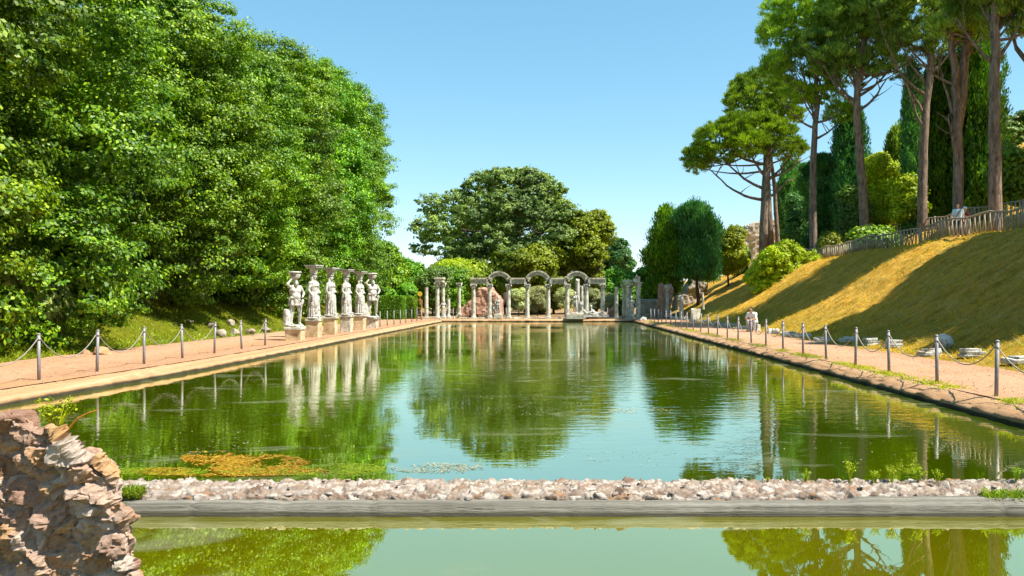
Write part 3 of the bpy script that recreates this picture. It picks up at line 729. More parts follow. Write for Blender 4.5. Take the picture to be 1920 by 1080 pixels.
# stone pines
def pine(loc_px, Y, ybase, trunk_pts, r0, blobs, label, seed, leafm=L_PINE, limbs=(), nlimb=14, depth=1.0, nc=900, per=80, twin=None, L=.32, Wd=.05, cr=(.26, .60), inn=1200):
    """everything given in photo pixels at depth Y"""
    x0, z0 = PX(loc_px, Y), PZ(ybase, Y); s = Y / F; rnd = random.Random(seed)
    t = empty('pine_tree', (x0, Y, z0), 0, label, 'tree', 'stone pines on the right terrace')
    bl = []
    for (px, py, rx_, rz_) in blobs:
        for k in range(2):
            bl.append((PX(px, Y) - x0, rnd.uniform(-1, 1) * rx_ * s * depth, PZ(py, Y) - z0, rx_ * s, rx_ * s, rz_ * s))
    me = crown_mesh('crown', seed, bl, nc, per, cr, L, Wd, inn, .22, flat=.5, needle=True, rise=1.1, under=.25, jit=(.80, 1.18), keep=.80)
    g = G(); r0 = r0 * .80
    P3 = [Vector((PX(a, Y) - x0, 0, PZ(b, Y) - z0)) for a, b in trunk_pts]
    P3[0].z = min(P3[0].z, H(x0, Y) - z0) - .6
    n = len(P3); dense = []
    for i in range(n - 1):
        for k in range(4): dense.append(P3[i].lerp(P3[i + 1], k / 4))
    dense.append(P3[-1]); m = len(dense)
    g.tube([p + Vector((math.sin(i * 1.7) * .03, math.cos(i * 1.3) * .03, 0)) for i, p in enumerate(dense)], [r0 * (1 - .55 * i / (m - 1)) * (1.12 if i == 0 else 1) for i in range(m)], 14)
    if twin:
        Q = [Vector((PX(a, Y) - x0, .1, PZ(b, Y) - z0)) for a, b in twin]; Q[0].z = P3[0].z if Q[0].z < 3 else Q[0].z
        g.tube(Q, [r0 * (.95 - .4 * i / (len(Q) - 1)) for i in range(len(Q))], 12)
    for (a, b, c, d) in limbs:
        pts = limb(g, Vector((PX(a, Y) - x0, 0, PZ(b, Y) - z0)), Vector((PX(c, Y) - x0, rnd.uniform(-.6, .6), PZ(d, Y) - z0)), r0 * .34, r0 * .10, rnd, sag=.10, n=9, wob=.03, sides=8)
        for k in range(5):
            p = pts[rnd.randint(4, 9)]; limb(g, p, p + Vector((rnd.uniform(-1.6, 1.6), rnd.uniform(-1.2, 1.2), rnd.uniform(.5, 1.8))), r0 * .12, r0 * .03, rnd, sides=5, n=4)
    for k in range(nlimb):
        q = bl[rnd.randrange(len(bl))]; i = rnd.randint(int(m * .62), m - 1)
        limb(g, dense[i], (q[0], q[1], q[2] - q[5] * .3), r0 * .24, r0 * .05, rnd, sag=.08, n=7, wob=.05, sides=7)
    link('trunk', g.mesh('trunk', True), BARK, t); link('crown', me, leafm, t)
    return t
pine(1437, 80, 482, [(1430, 482), (1433, 400), (1436, 320), (1438, 270)], .62,
     [(1312, 292, 26, 22), (1340, 262, 34, 26), (1380, 245, 36, 28), (1425, 245, 40, 30), (1462, 262, 34, 28), (1400, 275, 34, 22), (1355, 285, 28, 18), (1488, 280, 22, 20), (1305, 310, 18, 12)],
     'stone pine with a leaning double trunk and low umbrella crown, leftmost of the pines', 501,
     limbs=[(1432, 375, 1330, 318), (1434, 355, 1350, 290), (1434, 335, 1500, 300), (1436, 340, 1485, 290), (1435, 330, 1400, 275), (1436, 372, 1475, 340)],
     twin=[(1447, 470), (1441, 400), (1438, 330), (1450, 260)], nc=1000)
pine(1465, 82, 470, [(1462, 470), (1452, 350), (1440, 250), (1425, 200)], .30,
     [(1395, 195, 34, 30), (1430, 165, 38, 34), (1460, 190, 34, 32), (1405, 160, 28, 24), (1470, 225, 28, 22), (1440, 215, 34, 22)],
     'slender pine whose rounded crown rises above the leftmost umbrella pine', 502, nc=800)
pine(1525, 66, 470, [(1525, 470), (1524, 360), (1526, 270), (1532, 200), (1530, 120)], .42,
     [(1458, 70, 36, 40), (1450, 130, 26, 26), (1500, 40, 44, 44), (1490, 110, 34, 34), (1545, 60, 40, 44), (1480, 10, 40, 34), (1530, -30, 50, 40), (1560, 130, 30, 30), (1545, 180, 34, 22), (1580, 210, 26, 16), (1500, 170, 26, 18), (1575, 20, 36, 30), (1610, -10, 36, 30)],
     'straight stone pine second from the left, its trunk in front of the dark conifer', 503, leafm=L_PINE,
     limbs=[(1528, 240, 1470, 200), (1528, 230, 1590, 200), (1530, 205, 1500, 130), (1530, 260, 1575, 225)], nc=1100)
pine(1624, 63, 450, [(1625, 450), (1618, 360), (1610, 270), (1606, 190), (1612, 120), (1625, 40)], .50,
     [(1560, 110, 38, 24), (1590, 60, 44, 40), (1640, 30, 48, 44), (1650, 100, 34, 26), (1610, 130, 40, 20), (1570, 30, 34, 34), (1620, -30, 60, 40), (1685, 70, 30, 30), (1680, 130, 26, 16), (1530, 80, 30, 20)],
     'pale barked stone pine whose sunlit trunk stands just behind the fence, third from the left', 504, leafm=L_PINEG,
     limbs=[(1606, 200, 1530, 110), (1606, 190, 1560, 140), (1610, 180, 1680, 110), (1612, 150, 1650, 60), (1608, 170, 1585, 60), (1606, 210, 1660, 150)], nc=1100)
pine(1730, 60, 425, [(1728, 425), (1730, 330), (1733, 240), (1742, 150), (1752, 60), (1758, -60)], .48,
     [(1720, 60, 34, 26), (1760, 90, 26, 16), (1700, 20, 44, 36), (1750, -20, 60, 40), (1690, 70, 28, 18), (1790, 20, 40, 30), (1720, -60, 60, 40), (1760, -120, 80, 50), (1670, 15, 30, 26)],
     'tall dark pine fourth from the left, in front of the two dark cypresses', 505, leafm=L_PINEG,
     limbs=[(1738, 180, 1660, 110), (1740, 160, 1690, 70), (1742, 140, 1800, 60), (1736, 220, 1650, 60), (1735, 250, 1690, 130)], nc=900)
pine(1795, 47, 418, [(1796, 418), (1797, 320), (1795, 210), (1790, 130), (1782, 60), (1770, -60)], .40,
     [(1830, 60, 30, 18), (1780, 50, 34, 24), (1800, -10, 50, 34), (1850, -40, 60, 40), (1760, -60, 60, 40), (1830, 10, 34, 22), (1800, -120, 90, 50)],
     'pine with a forked trunk fifth from the left, beside the two walkers', 506, leafm=L_PINEG,
     limbs=[(1794, 220, 1765, 90), (1792, 160, 1720, 110), (1792, 150, 1850, 40), (1794, 300, 1770, 220)], twin=[(1796, 240), (1806, 180), (1810, 110), (1822, 20), (1830, -60)], nc=800)
pine(1864, 42, 402, [(1866, 402), (1866, 300), (1864, 200), (1866, 100), (1866, 0), (1868, -90)], .44,
     [(1900, 20, 30, 26), (1940, -10, 60, 40), (1850, -40, 60, 34), (1900, -70, 80, 44), (1930, 50, 24, 16), (1860, -130, 90, 50)],
     'thick trunked pine farthest right, with one bare limb reaching up to the right', 507, leafm=L_PINEG,
     limbs=[(1868, 115, 1925, -10), (1864, 120, 1800, 30), (1866, 60, 1900, 20)], nc=800)

def shade_pine(x, y, h, seed, w=4.6, label='stone pine on the terrace outside the picture, shading the right slope'):
    rnd = random.Random(seed); t = empty('pine_tree', (x, y, H(x, y) - .1), 0, label, 'tree', 'pines beyond the right edge' if y < 44 else 'back rank of pines on the terrace')
    bl = []
    for k in range(15):
        a = k * 2.4; q = w * math.sqrt((k + .5) / 15) * .85
        bl.append((q * math.cos(a), q * math.sin(a), h - 1.5 - q * .25 + rnd.uniform(-.6, .6), 1.7, 1.7, 1.3))
    me = crown_mesh('crown', seed, bl, 420, 70, (.4, .8), .42, .09, 5000, .5, flat=.6, needle=True, rise=.9, jit=(.7, 1.05))
    g = G(); pts = limb(g, (0, 0, -.6), (.4, .3, h - 2), .42, .2, rnd, n=8, wob=.03, sides=10)
    for k in range(9):
        b = bl[rnd.randrange(15)]; limb(g, pts[rnd.randint(4, 7)], b[:3], .14, .04, rnd, sides=6)
    link('trunk', g.mesh('trunk', True), BARK, t); link('crown', me, L_PINE, t)
for i, (x, y, h, w) in enumerate([(30.4, 10.5, 15, 5.0), (30.4, 15.5, 16, 5.0), (28.2, 21.0, 15, 5.0), (26.9, 26.8, 16, 5.0), (33.5, 18, 19, 5.5), (33.5, 27, 19, 5.5), (27.5, 42.6, 15, 3.6), (33.5, 43.5, 17, 4.2)]): shade_pine(x, y, h, 520 + i, w, 'stone pine outside the right edge, ' + ('front rank, nearest to the viewer', 'front rank, second from the viewer', 'front rank, third from the viewer', 'front rank, fourth, just before the widest sunlit streak', 'back rank, nearest to the viewer', 'back rank, behind the third and fourth', 'slim, just beyond the widest sunlit streak', 'back rank, beyond the widest sunlit streak')[i])

for i, (x, y, h, w) in enumerate([(33, 46.5, 17, 4.6), (36, 47.5, 19, 4.2)]): shade_pine(x, y, h, 540 + i, w, ('back rank terrace pine, the %s of two, its crown above the picture' % ('nearer and lower', 'farther and taller')[i]))
def far_wood():
    rng = np.random.default_rng(3); n = 50000; x = rng.uniform(-75, 75, n); y = rng.uniform(128, 136, n)
    top = np.array([4.6 + 2.0 * noise.noise(Vector((a * .12, 0, 5))) + .9 * noise.noise(Vector((a * .6, 0, 8))) for a in x]); z = top * rng.random(n) ** .7 + .3
    p = np.stack([x, y, z], 1); nr = unit(rng.normal(size=(n, 3)) + np.array([0, -.5, .6])); t = unit(np.cross(nr, rng.normal(size=(n, 3)))); b = np.cross(nr, t)
    V = np.stack([p - t * .45, p + b * .28, p + t * .45, p - b * .28], 1).reshape(-1, 3)
    o = link('wood', np_mesh('wood', V, quads(V)), L_BACK); tag(o, 'low dark wood far behind the colonnade', 'wood', kind='stuff')
far_wood()

# cypresses and other terrace trees
def cypress(px, ytop, wpx, Y, label, seed, ybase=400, leafm=L_CYP, n=26000, group='dark cypresses behind the pines'):
    x = PX(px, Y); z0 = H(x, Y) - .2; h = PZ(ytop, Y) - z0; r = wpx * Y / F / 2; rng = np.random.default_rng(seed)
    nc = 700; zt = rng.random(nc) ** 1.0; a = rng.uniform(0, 6.283, nc)
    prof = np.where(zt < .08, .7 + zt * 3.5, np.where(zt < .6, 1.0, np.sqrt(np.clip(1 - ((zt - .6) / .42) ** 2, .01, 1)))) * r
    rr = prof * rng.uniform(.72, 1.04, nc) * (1 + .10 * np.sin(a * 5 + zt * 14))
    out = np.stack([np.cos(a), np.sin(a), np.full(nc, .25)], 1)
    c = np.stack([rr * np.cos(a), rr * np.sin(a), zt * h * .97 + .2], 1)
    V = leaves(rng, c, unit(out), n // nc, (.28, .5), .30, .10, flat=1.0, vert=1.9, up=.1, needle=True, rise=2.2)
    k = 2500; zz = rng.random(k); q = rng.random(k) ** .5 * r * .62 * np.where(zz < .6, 1, np.sqrt(np.clip(1 - ((zz - .6) / .42) ** 2, .01, 1))); aa = rng.uniform(0, 6.283, k)
    p = np.stack([q * np.cos(aa), q * np.sin(aa), zz * h * .95], 1); nr = unit(rng.normal(size=(k, 3)) * np.array([1, 1, .2])); t = np.tile([0, 0, 1.0], (k, 1)); b = unit(np.cross(nr, t))
    V = np.concatenate([V, np.stack([p - t * .5, p + b * .3, p + t * .5, p - b * .3], 1).reshape(-1, 3)])
    t_ = empty('cypress_tree', (x, Y, z0), 0, label, 'tree', group)
    link('foliage', np_mesh('foliage', V, quads(V)), leafm, t_); g = G(); g.tube([(0, 0, -.4), (0, 0, h * .6)], [.22, .06], 10); g.build('trunk', BARKD, t_)
cypress(1832, 35, 98, 62, 'broad bright green cypress, widest and rightmost of the cypresses', 601)
cypress(1762, 105, 76, 64, 'tall cypress between the fourth and fifth pine trunks', 602)
cypress(1712, 130, 34, 62, 'narrow dark cypress close beside the fourth pine trunk', 603, leafm=L_CON)
cypress(1686, 240, 52, 70, 'shorter cypress next to the patch of sky between the pines', 604, leafm=L_PINEG)
cypress(1594, 190, 62, 70, 'dark cypress hidden behind the third pine trunk', 605, leafm=L_CON)
cypress(1482, 300, 50, 92, 'small dark cypress behind the leftmost pine', 606, leafm=L_CON)
GD = 'dense trees on the terrace behind the pines'
sc_px('conifer_tree', 1538, 285, 440, 90, 72, L_CON, BARKD, 'very dark bluish conifer between the second and third pine trunks', 'tree', GD, seed=611, trunk=.03, nc=600, needle=True, L=.3, Wd=.08, rise=.6)
sc_px('leafy_tree', 1650, 290, 420, 74, 68, L_BUSH, BARKD, 'sunlit green tree right of the third pine trunk', 'tree', GD, seed=612, trunk=.05, nc=600)
sc_px('leafy_tree', 1700, 330, 410, 60, 62, L_BUSH, BARKD, 'sunlit yellow green bushy tree left of the fourth pine trunk', 'tree', GD, seed=613, trunk=.05, nc=500)
sc_px('leafy_tree', 1600, 330, 430, 60, 66, L_OAK2, BARKD, 'green bushy tree left of the third pine trunk', 'tree', GD, seed=614, trunk=.05, nc=500)
sc_px('leafy_tree', 1500, 355, 455, 60, 78, L_CON, BARKD, 'dark rounded tree in front of the pale ruin, right of the leftmost pine', 'tree', GD, seed=615, trunk=.05, nc=450)
bush('shrub', PX(1560, 63), 63, 2.9, 2.2, L_MID, 'loose leaved shrub just behind the lower end of the fence', 'shrub', 'shrubs by the wooden fences', 1)
bush('shrub', PX(1905, 52), 52, 4.2, 3.0, L_HEDGE, 'bright green shrub below the yellow hill at the right edge', 'shrub', 'shrubs by the wooden fences', 0, z=PZ(372, 52))
bush('shrub', PX(1885, 58), 58, 4.0, 2.6, L_OAK, 'green shrub behind the farthest right pine, above the upper fence', 'shrub', 'shrubs by the wooden fences', 2, z=PZ(372, 58))
bush('shrub', PX(1640, 59), 59, 4.4, 2.4, L_OAK, 'green shrub filling the gap right of the third pine trunk', 'shrub', 'shrubs by the wooden fences', 2)
bush('shrub', PX(1385, 80), 80, 2.2, 3.0, L_BACK, 'spindly dark shrub in front of the pale ruin', 'shrub', 'shrubs by the wooden fences', 0)
for i, (px, yt, w, lb) in enumerate([(1900, 195, 60, 'grey green tree on the hill at the right edge'), (1935, 215, 70, 'round green tree on the hill cut by the right edge')]):
    Y = 110; x = PX(px, Y)
    sc_px('leafy_tree', px, yt, 290, w, Y, L_OAK2, BARKD, lb, 'tree', 'trees on the yellow hill', seed=630 + i, trunk=.15, nc=300, L=.4, Wd=.25)

# ------------------------------------------------------------------ rocks
def ico(sub=3):
    bm = bmesh.new(); bmesh.ops.create_icosphere(bm, subdivisions=sub, radius=1)
    V = np.array([v.co[:] for v in bm.verts]); Fa = np.array([[v.index for v in f.verts] for f in bm.faces]); bm.free(); return V, Fa
ICO3 = ico(3); ICO2 = ico(2)
def rot_rand(rng, tilt=3.14):
    q = Matrix.Rotation(rng.uniform(0, 6.283), 3, 'Z') @ Matrix.Rotation(rng.uniform(-tilt, tilt), 3, 'X') @ Matrix.Rotation(rng.uniform(-tilt, tilt), 3, 'Y')
    return np.array(q)
def rock(rng, c, s, base=ICO3, tilt=3.14, planes=9, dmin=.5, R=None):
    V = base[0].copy()
    for k in range(planes):
        n = rng.normal(size=3); n /= np.linalg.norm(n); d = rng.uniform(dmin, .92)
        ex = np.maximum(0, V @ n - d); V -= ex[:, None] * n
    V += np.sin(V[:, [1, 2, 0]] * rng.uniform(5, 9) + rng.uniform(0, 6, 3)) * .03
    M = rot_rand(rng, tilt) if R is None else R
    return (V * np.array(s)) @ M.T + np.array(c)
def rocks_mesh(name, items, base=ICO3, smooth=False):
    Vs = []; Fs = []; b = 0
    for V in items: Vs.append(V); Fs.append(base[1] + b); b += len(V)
    return np_mesh(name, np.concatenate(Vs), np.concatenate(Fs), smooth)

def remesh(g, voxel, name, smooth_it=0, disp=None):
    me = g.mesh('tmp'); o = bpy.data.objects.new('tmp', me); COL.objects.link(o)
    m = o.modifiers.new('r', 'REMESH'); m.mode = 'VOXEL'; m.voxel_size = voxel
    if smooth_it: m2 = o.modifiers.new('s', 'SMOOTH'); m2.iterations = smooth_it; m2.factor = .5
    dg = bpy.context.evaluated_depsgraph_get(); dg.update()
    me2 = bpy.data.meshes.new_from_object(o.evaluated_get(dg)); me2.name = name
    bpy.data.objects.remove(o); bpy.data.meshes.remove(me)
    if disp:
        n = len(me2.vertices); co = np.empty(n * 3, np.float32); me2.vertices.foreach_get('co', co); co = co.reshape(-1, 3)
        no = np.empty(n * 3, np.float32); me2.vertices.foreach_get('normal', no); no = no.reshape(-1, 3)
        d = np.array([disp(Vector(p)) for p in co]); co = co + no * d[:, None]
        me2.vertices.foreach_set('co', co.astype(np.float32).ravel()); me2.update()
    me2.polygons.foreach_set('use_smooth', np.ones(len(me2.polygons), bool))
    return me2
def fbm(p, s, o=4): return noise.fractal(p * s, .6, 2.1, o)

# near wall across the pool
def near_wall():
    t = empty('rubble_wall', (-1.4, 7.1, 0), 0, 'long low rubble wall crossing the water in the foreground', 'wall')
    ox, oy = -1.4, 7.1; rng = np.random.default_rng(4)
    # body of mortared stones
    prof = [(6.98, -.1), (6.985, .06), (6.99, .095), (7.0, .115), (7.012, .13), (7.03, .145), (7.055, .155), (7.085, .163), (7.12, .17), (7.16, .176), (7.20, .18), (7.25, .183), (7.30, .184), (7.36, .184), (7.41, .18), (7.44, .16), (7.46, -.3)]
    xs = lin(-10.0, 7.0, 1500); V = []; k = len(prof); fine = []
    for (a, b), (c, d) in zip(prof[1:15], prof[2:16]): fine += [(a, b), ((a + c) / 2, (b + d) / 2)]
    prof = [prof[0]] + fine + prof[15:]; k = len(prof)
    for x in xs:
        for (y, z) in prof: V.append((x - ox, y - oy, z))
    Fq = [(j * k + i, j * k + k + i, j * k + k + i + 1, j * k + i + 1) for j in range(len(xs) - 1) for i in range(k - 1)]
    me = np_mesh('stones', V, Fq, False); masonry_disp(me, (9.5, 17, 22), .034, .012, 3, .12, 1.5); link('stones', me, WALLM, t)
    items = []
    for i in range(150):
        x = rng.uniform(-9.8, 6.9); y, z = (rng.uniform(7.02, 7.1), .14) if rng.random() < .5 else (rng.uniform(7.1, 7.38), .185)
        a = rng.uniform(.012, .034)
        items.append(rock(rng, (x - ox, y - oy, z), (a * rng.uniform(1, 1.8), a, a * .5), ICO2, tilt=.3, planes=10, dmin=.4))
    link('loose_stones', rocks_mesh('loose_stones', items, ICO2), RUBBLE, t)
    # ledge
    V = []; prof = [(7.03, .10), (6.93, .105), (6.83, .098), (6.815, .085), (6.81, -.25)]; k = len(prof)
    for x in lin(-10.0, 7.0, 600):
        lift = .03 * sm(2.55, 2.7, x) 
        for i, (y, z) in enumerate(prof):
            f = noise.noise(Vector((x * 2, y * 6, z * 12))) * .012 + noise.noise(Vector((x * 9, y * 9, z * 20))) * .007 - .02 * max(0, .12 - abs(noise.noise(Vector((x * 1.3, 3, 0))))) * (1 if i < 4 else 0) * 4
            V.append((x - ox, y - f - oy, z + (f * .8 + (lift if i < 2 else 0) if z > 0 else 0)))
    Fq = [(j * k + i, j * k + k + i, j * k + k + i + 1, j * k + i + 1) for j in range(599) for i in range(k - 1)]
    link('ledge', np_mesh('ledge', V, Fq, False), LEDGE, t)
near_wall()

# rubble pier at the lower left
def pier():
    t = empty('rubble_pier', (-3.2, 4.2, -.3), 0, 'large broken block of pinkish rubble masonry in the lower left corner', 'masonry block')
    Yf = 3.70
    cont = [(-700, 745), (-20, 760), (30, 775), (66, 792), (118, 806), (160, 846), (214, 878), (226, 905), (226, 940), (254, 968), (268, 1010), (258, 1035), (270, 1080), (284, 1420)]
    top = [(PX(a - 12, Yf), PZ(b + 4, Yf)) for a, b in cont]
    g = G(); vs = []; n = len(top); cx, cz = -3.2, .3
    layers = [(3.72, .0, .0), (3.70, .0, .0), (3.92, -.20, -.03), (4.15, -.42, -.10), (4.35, -.75, -.32)]
    for (y, dx, dz) in layers:
        ring = [(x + dx, y, z + dz) for x, z in top] + [(top[-1][0] + dx, y, -.35), (top[0][0], y, -.35)]
        if y == 3.70: ring = [(x - .03, 3.66, z - .05) for x, y_, z in ring]
        vs.append(ring)
    vs = [vs[0]] + vs[2:]; m = len(vs[0]); allv = [p for r in vs for p in r]; fs = []
    for j in range(len(vs) - 1):
        for i in range(m):
            a = j * m + i; b = j * m + (i + 1) % m; fs.append((a, b, b + m, a + m))
    fs.append(tuple(range(m))[::-1]); fs.append(tuple(range((len(vs) - 1) * m, len(vs) * m)))
    g.add(allv, fs)
    me = remesh(g, .0115, 'masonry', 1, lambda p: fbm(p, 2.2) * .05 + fbm(p, 6) * .015)
    masonry_disp(me, (7.0, 7.0, 10.0), .060, .015, 5, .16, 1.2)
    o = link('masonry', me, PIERM); o.parent = t; o.matrix_parent_inverse = Matrix.Translation(-Vector(t.location))
    me.polygons.foreach_set('use_smooth', np.zeros(len(me.polygons), bool))
    # flat loose slab on the top
    rng = np.random.default_rng(5)
    sl = link('loose_stone', rocks_mesh('loose_stone', [rock(rng, (0, 0, 0), (.115, .13, .06), ICO3, tilt=.15, planes=10, dmin=.45)]), BRICK, loc=(PX(34, 3.80), 3.80, PZ(792, 3.80)))
    tag(sl, 'brown flat topped stone lying on top of the rubble block', 'stone')
pier()

# ------------------------------------------------------------------ columns and arches
def column_parts(parent, loc, h, r, capital=True, base=True, seed=0, mat=COLM, lean=(0, 0), broken=0):
    """adds shaft, capital, base children; loc local to the parent"""
    rnd = random.Random(seed); x, y, z = loc; b = .22 if base else 0; c = .42 if capital else 0
    g = G(); n = 14; prof = []
    hs = h - b - c
    for i in range(15):
        t = i / 14; rr = r * (1 - .14 * t ** 1.6) * (1 + rnd.uniform(-.02, .02))
        if i in (0, 14): rr *= 1.08
        prof.append((rr, b + hs * t))
    g.lathe(prof, 18)
    if not capital and broken:
        g.v = [(vx, vy, vz + (rnd.uniform(-broken, 0) if vz > b + hs - .01 else 0)) for vx, vy, vz in g.v]
    g.v = [(vx + lean[0] * vz, vy + lean[1] * vz, vz) for vx, vy, vz in g.v]
    s = g.build('shaft', mat, parent, (x, y, z), smooth=False)
    if base:
        g = G(); g.box((0, 0, .05), (r * 2.9, r * 2.9, .10)); g.lathe([(r * 1.35, .10), (r * 1.42, .13), (r * 1.35, .165), (r * 1.15, .175), (r * 1.2, .20), (r * 1.08, .225)], 16)
        g.build('base', mat, parent, (x, y, z))
    if capital:
        g = G(); z1 = h - c
        g.lathe([(r * .9, z1), (r * 1.0, z1 + .03), (r * .92, z1 + .07), (r * 1.05, z1 + .2), (r * 1.35, z1 + .32), (r * 1.5, z1 + .35)], 16)
        for k in range(8):   # leaves and volutes
            a = k * math.pi / 4 + math.pi / 8; q = r * 1.12
            g.box((q * math.cos(a), q * math.sin(a), z1 + .15), (.07, .09, .16), a)
        for k in range(4):
            a = k * math.pi / 2 + math.pi / 4; q = r * 1.62
            g.box((q * math.cos(a), q * math.sin(a), z1 + .30), (.13, .10, .12), a)
        g.box((0, 0, z1 + .385), (r * 2.9, r * 2.9, .07))
        g.build('capital', mat, parent, (x, y, z))
def lone_column(px, ytop, ybase, Y, r, label, capital=True, base=True, seed=0, name='column', lean=(0, 0), broken=.12, group='single columns round the end of the pool'):
    x, z = PX(px, Y), PZ(ybase, Y); z = max(z, H(x, Y) - .03)
    t = empty(name, (x, Y, z), 0, label, 'column', group)
    column_parts(t, (0, 0, 0), PZ(ytop, Y) - z, r, capital, base, seed, lean=lean, broken=broken)
    return t
YC = 69.0
def colonnade():
    t = empty('colonnade', (PX(1009, YC), YC, PZ0), 0, 'ruined colonnade of eight columns with flat beams and three arches beyond the pool', 'colonnade')
    ox = PX(1009, YC); xs = [PX(p, YC) - ox for p in (888, 918, 953.5, 988.7, 1028, 1063.7, 1099.7, 1130)]
    hc = PZ(532.5, YC) - PZ0; he = PZ(521, YC) - PZ0; r = .185
    for i, x in enumerate(xs): column_parts(t, (x, 0, 0), hc, r, True, True, 700 + i)
    for a, b in ((0, 1), (2, 3), (4, 5), (6, 7)):
        x0 = xs[a] - (.24 if a == 0 else .14); x1 = xs[b] + (.24 if b == 7 else .14); w = x1 - x0; cx = (x0 + x1) / 2; g = G()
        e = he - hc
        g.box((cx, 0, hc + e * .22), (w, .40, e * .44)); g.box((cx, 0, hc + e * .60), (w - .01, .46, e * .32)); g.box((cx, 0, hc + e * .88), (w + .012, .60, e * .24))
        g.build('beam', TRAV, t)
    for a, b in ((1, 2), (3, 4), (5, 6)):
        cx = (xs[a] + xs[b]) / 2; g = G(); ri = (xs[b] - xs[a]) / 2 - .13; e = he - hc
        zi = PZ(517, YC) - PZ0 - ri; n = 28
        for (q0, q1, dep) in ((ri, ri + .16, .40), (ri + .16, ri + .30, .46), (ri + .30, ri + .42, .60)):
            vs = []
            for k in range(n + 1):
                an = math.pi * k / n
                for (q, yy) in ((q0, -dep / 2), (q1, -dep / 2), (q1, dep / 2), (q0, dep / 2)):
                    vs.append((cx + q * math.cos(an), yy, max(hc, zi) + q * math.sin(an) * .98))
            fs = []
            for k in range(n):
                for j in range(4):
                    p = k * 4 + j; p2 = k * 4 + (j + 1) % 4; fs.append((p, p2, p2 + 4, p + 4))
            fs.append((3, 2, 1, 0)); fs.append((n * 4, n * 4 + 1, n * 4 + 2, n * 4 + 3)); g.add(vs, fs)
        if zi > hc: pass
        g.build('arch', TRAV, t)
colonnade()
lone_column(799.5, 538, 598.5, 66.5, .165, 'plain headless column, leftmost at the far end beside the yellow sign', capital=False, seed=11)
def pair_left():
    Y = 67.9; x = PX(820, Y); t = empty('column_pair', (x, Y, PZ0), 0, 'tall pair of columns joined by a block of beam, left of the colonnade', 'columns')
    hc = PZ(529, Y) - PZ0
    column_parts(t, (0, 0, 0), hc, .185, True, True, 21); column_parts(t, (PX(828, Y) - x, .9, 0), hc, .17, True, True, 22)
    g = G(); g.box((.15, .45, hc + .12), (.62, 1.5, .22)); g.box((.15, .45, hc + .33), (.74, 1.6, .16)); g.build('beam', TRAV, t)
pair_left()
lone_column(841, 560, 595.5, 69.5, .16, 'short broken column stump between the tall pair and the lone capital', capital=False, seed=31, base=True)
lone_column(861, 530, 592, 71, .16, 'slender column with a capital standing alone left of the colonnade', seed=32)
lone_column(1155.8, 537, 597, 68.3, .165, 'plain headless column standing alone right of the colonnade', capital=False, seed=33)
def group_right():
    Y = 68.6; x = PX(1184, Y); t = empty('column_group', (x, Y, PZ0), 0, 'group of four columns with broken beams at the far right corner of the pool', 'columns')
    hc = PZ(530, Y) - PZ0
    for i, (px, dy, r, top) in enumerate(((1171, .6, .15, 531), (1176.5, -.2, .16, 531), (1184.5, .9, .15, 531), (1196, -.3, .21, 529))):
        column_parts(t, (PX(px, Y) - x, dy, 0), PZ(top, Y) - PZ0, r, True, True, 41 + i)
    g = G(); g.box((-.1, .15, hc + .13), (1.25, .4, .2)); g.build('beam', TRAV, t)
    g = G(); g.box((PX(1193, Y) - x, -.25, hc + .2), (.55, .5, .28)); g.box((PX(1195, Y) - x, -.25, hc + .45), (.4, .5, .2)); g.build('beam_fragment', TRAV, t)
group_right()
lone_column(1251, 535, 594, 70, .15, 'thin column standing before the brick mass right of the pool end', capital=True, seed=51)
lone_column(1277.5, 554, 600, 58, .16, 'plain short column beside the right path, near the clump of conifers', capital=False, seed=52)
lone_column(1319, 547, 580, 62, .085, 'thin leaning white post like column fragment at the foot of the right slope', capital=False, base=False, seed=53, lean=(-.04, 0))
lone_column(1083, 522, 586, 76, .2, 'grey column behind the right hand arch', capital=False, seed=54, broken=.3)
lone_column(1091, 534, 588, 77, .15, 'second thinner column close behind the right hand arch', capital=False, seed=55, broken=.3)

# ruins
def ruin(name, pts, Y, depth, mat, label, seed, voxel=.14, extra=None, amp=.16):
    """outline in photo pixels extruded to a real depth and eroded"""
    x0 = PX(sum(p[0] for p in pts) / len(pts), Y); g = G(); m = len(pts); vs = []
    for y in (-depth / 2, depth / 2): vs += [(PX(a, Y) - x0, y, PZ(b, Y) - PZ0) for a, b in pts]
    fs = [tuple(range(m))[::-1], tuple(range(m, 2 * m))] + [(i, (i + 1) % m, (i + 1) % m + m, i + m) for i in range(m)]
    g.add(vs, fs)
    if extra: extra(g, x0)
    rnd = random.Random(seed); off = Vector((seed, 0, 0))
    me = remesh(g, voxel, name, 0, lambda p: fbm(p + off, .9) * amp + fbm(p + off, 3) * amp * .4)
    me.polygons.foreach_set('use_smooth', np.zeros(len(me.polygons), bool))
    o = link(name, me, mat, loc=(x0, Y, PZ0)); tag(o, label, 'ruin', 'ruins round the end of the pool'); return o
ruin('brick_ruin', [(863, 592), (862, 583), (880, 568), (893, 556), (893, 549), (899, 548), (899, 541), (923, 541), (927, 549), (938, 556), (941, 575), (943, 592)], 75, 3.5, BRICK, 'stepped mound of reddish brick ruin seen through the left end of the colonnade', 71)
ruin('brick_ruin', [(1235, 600), (1235, 531), (1241.5, 531), (1243, 540), (1250, 533), (1258, 532), (1262, 545), (1259, 565), (1254, 580), (1256, 600)], 71.5, 1.2, BRICK, 'tall brick pillar and broken wall at the foot of the conifers', 72, voxel=.08, amp=.08)
ruin('stone_wall', [(1198, 600), (1198, 562), (1236, 561), (1236, 600)], 75, 1.0, TUFA, 'low grey stone wall between the right columns and the brick pillar', 73, voxel=.1, amp=.08)
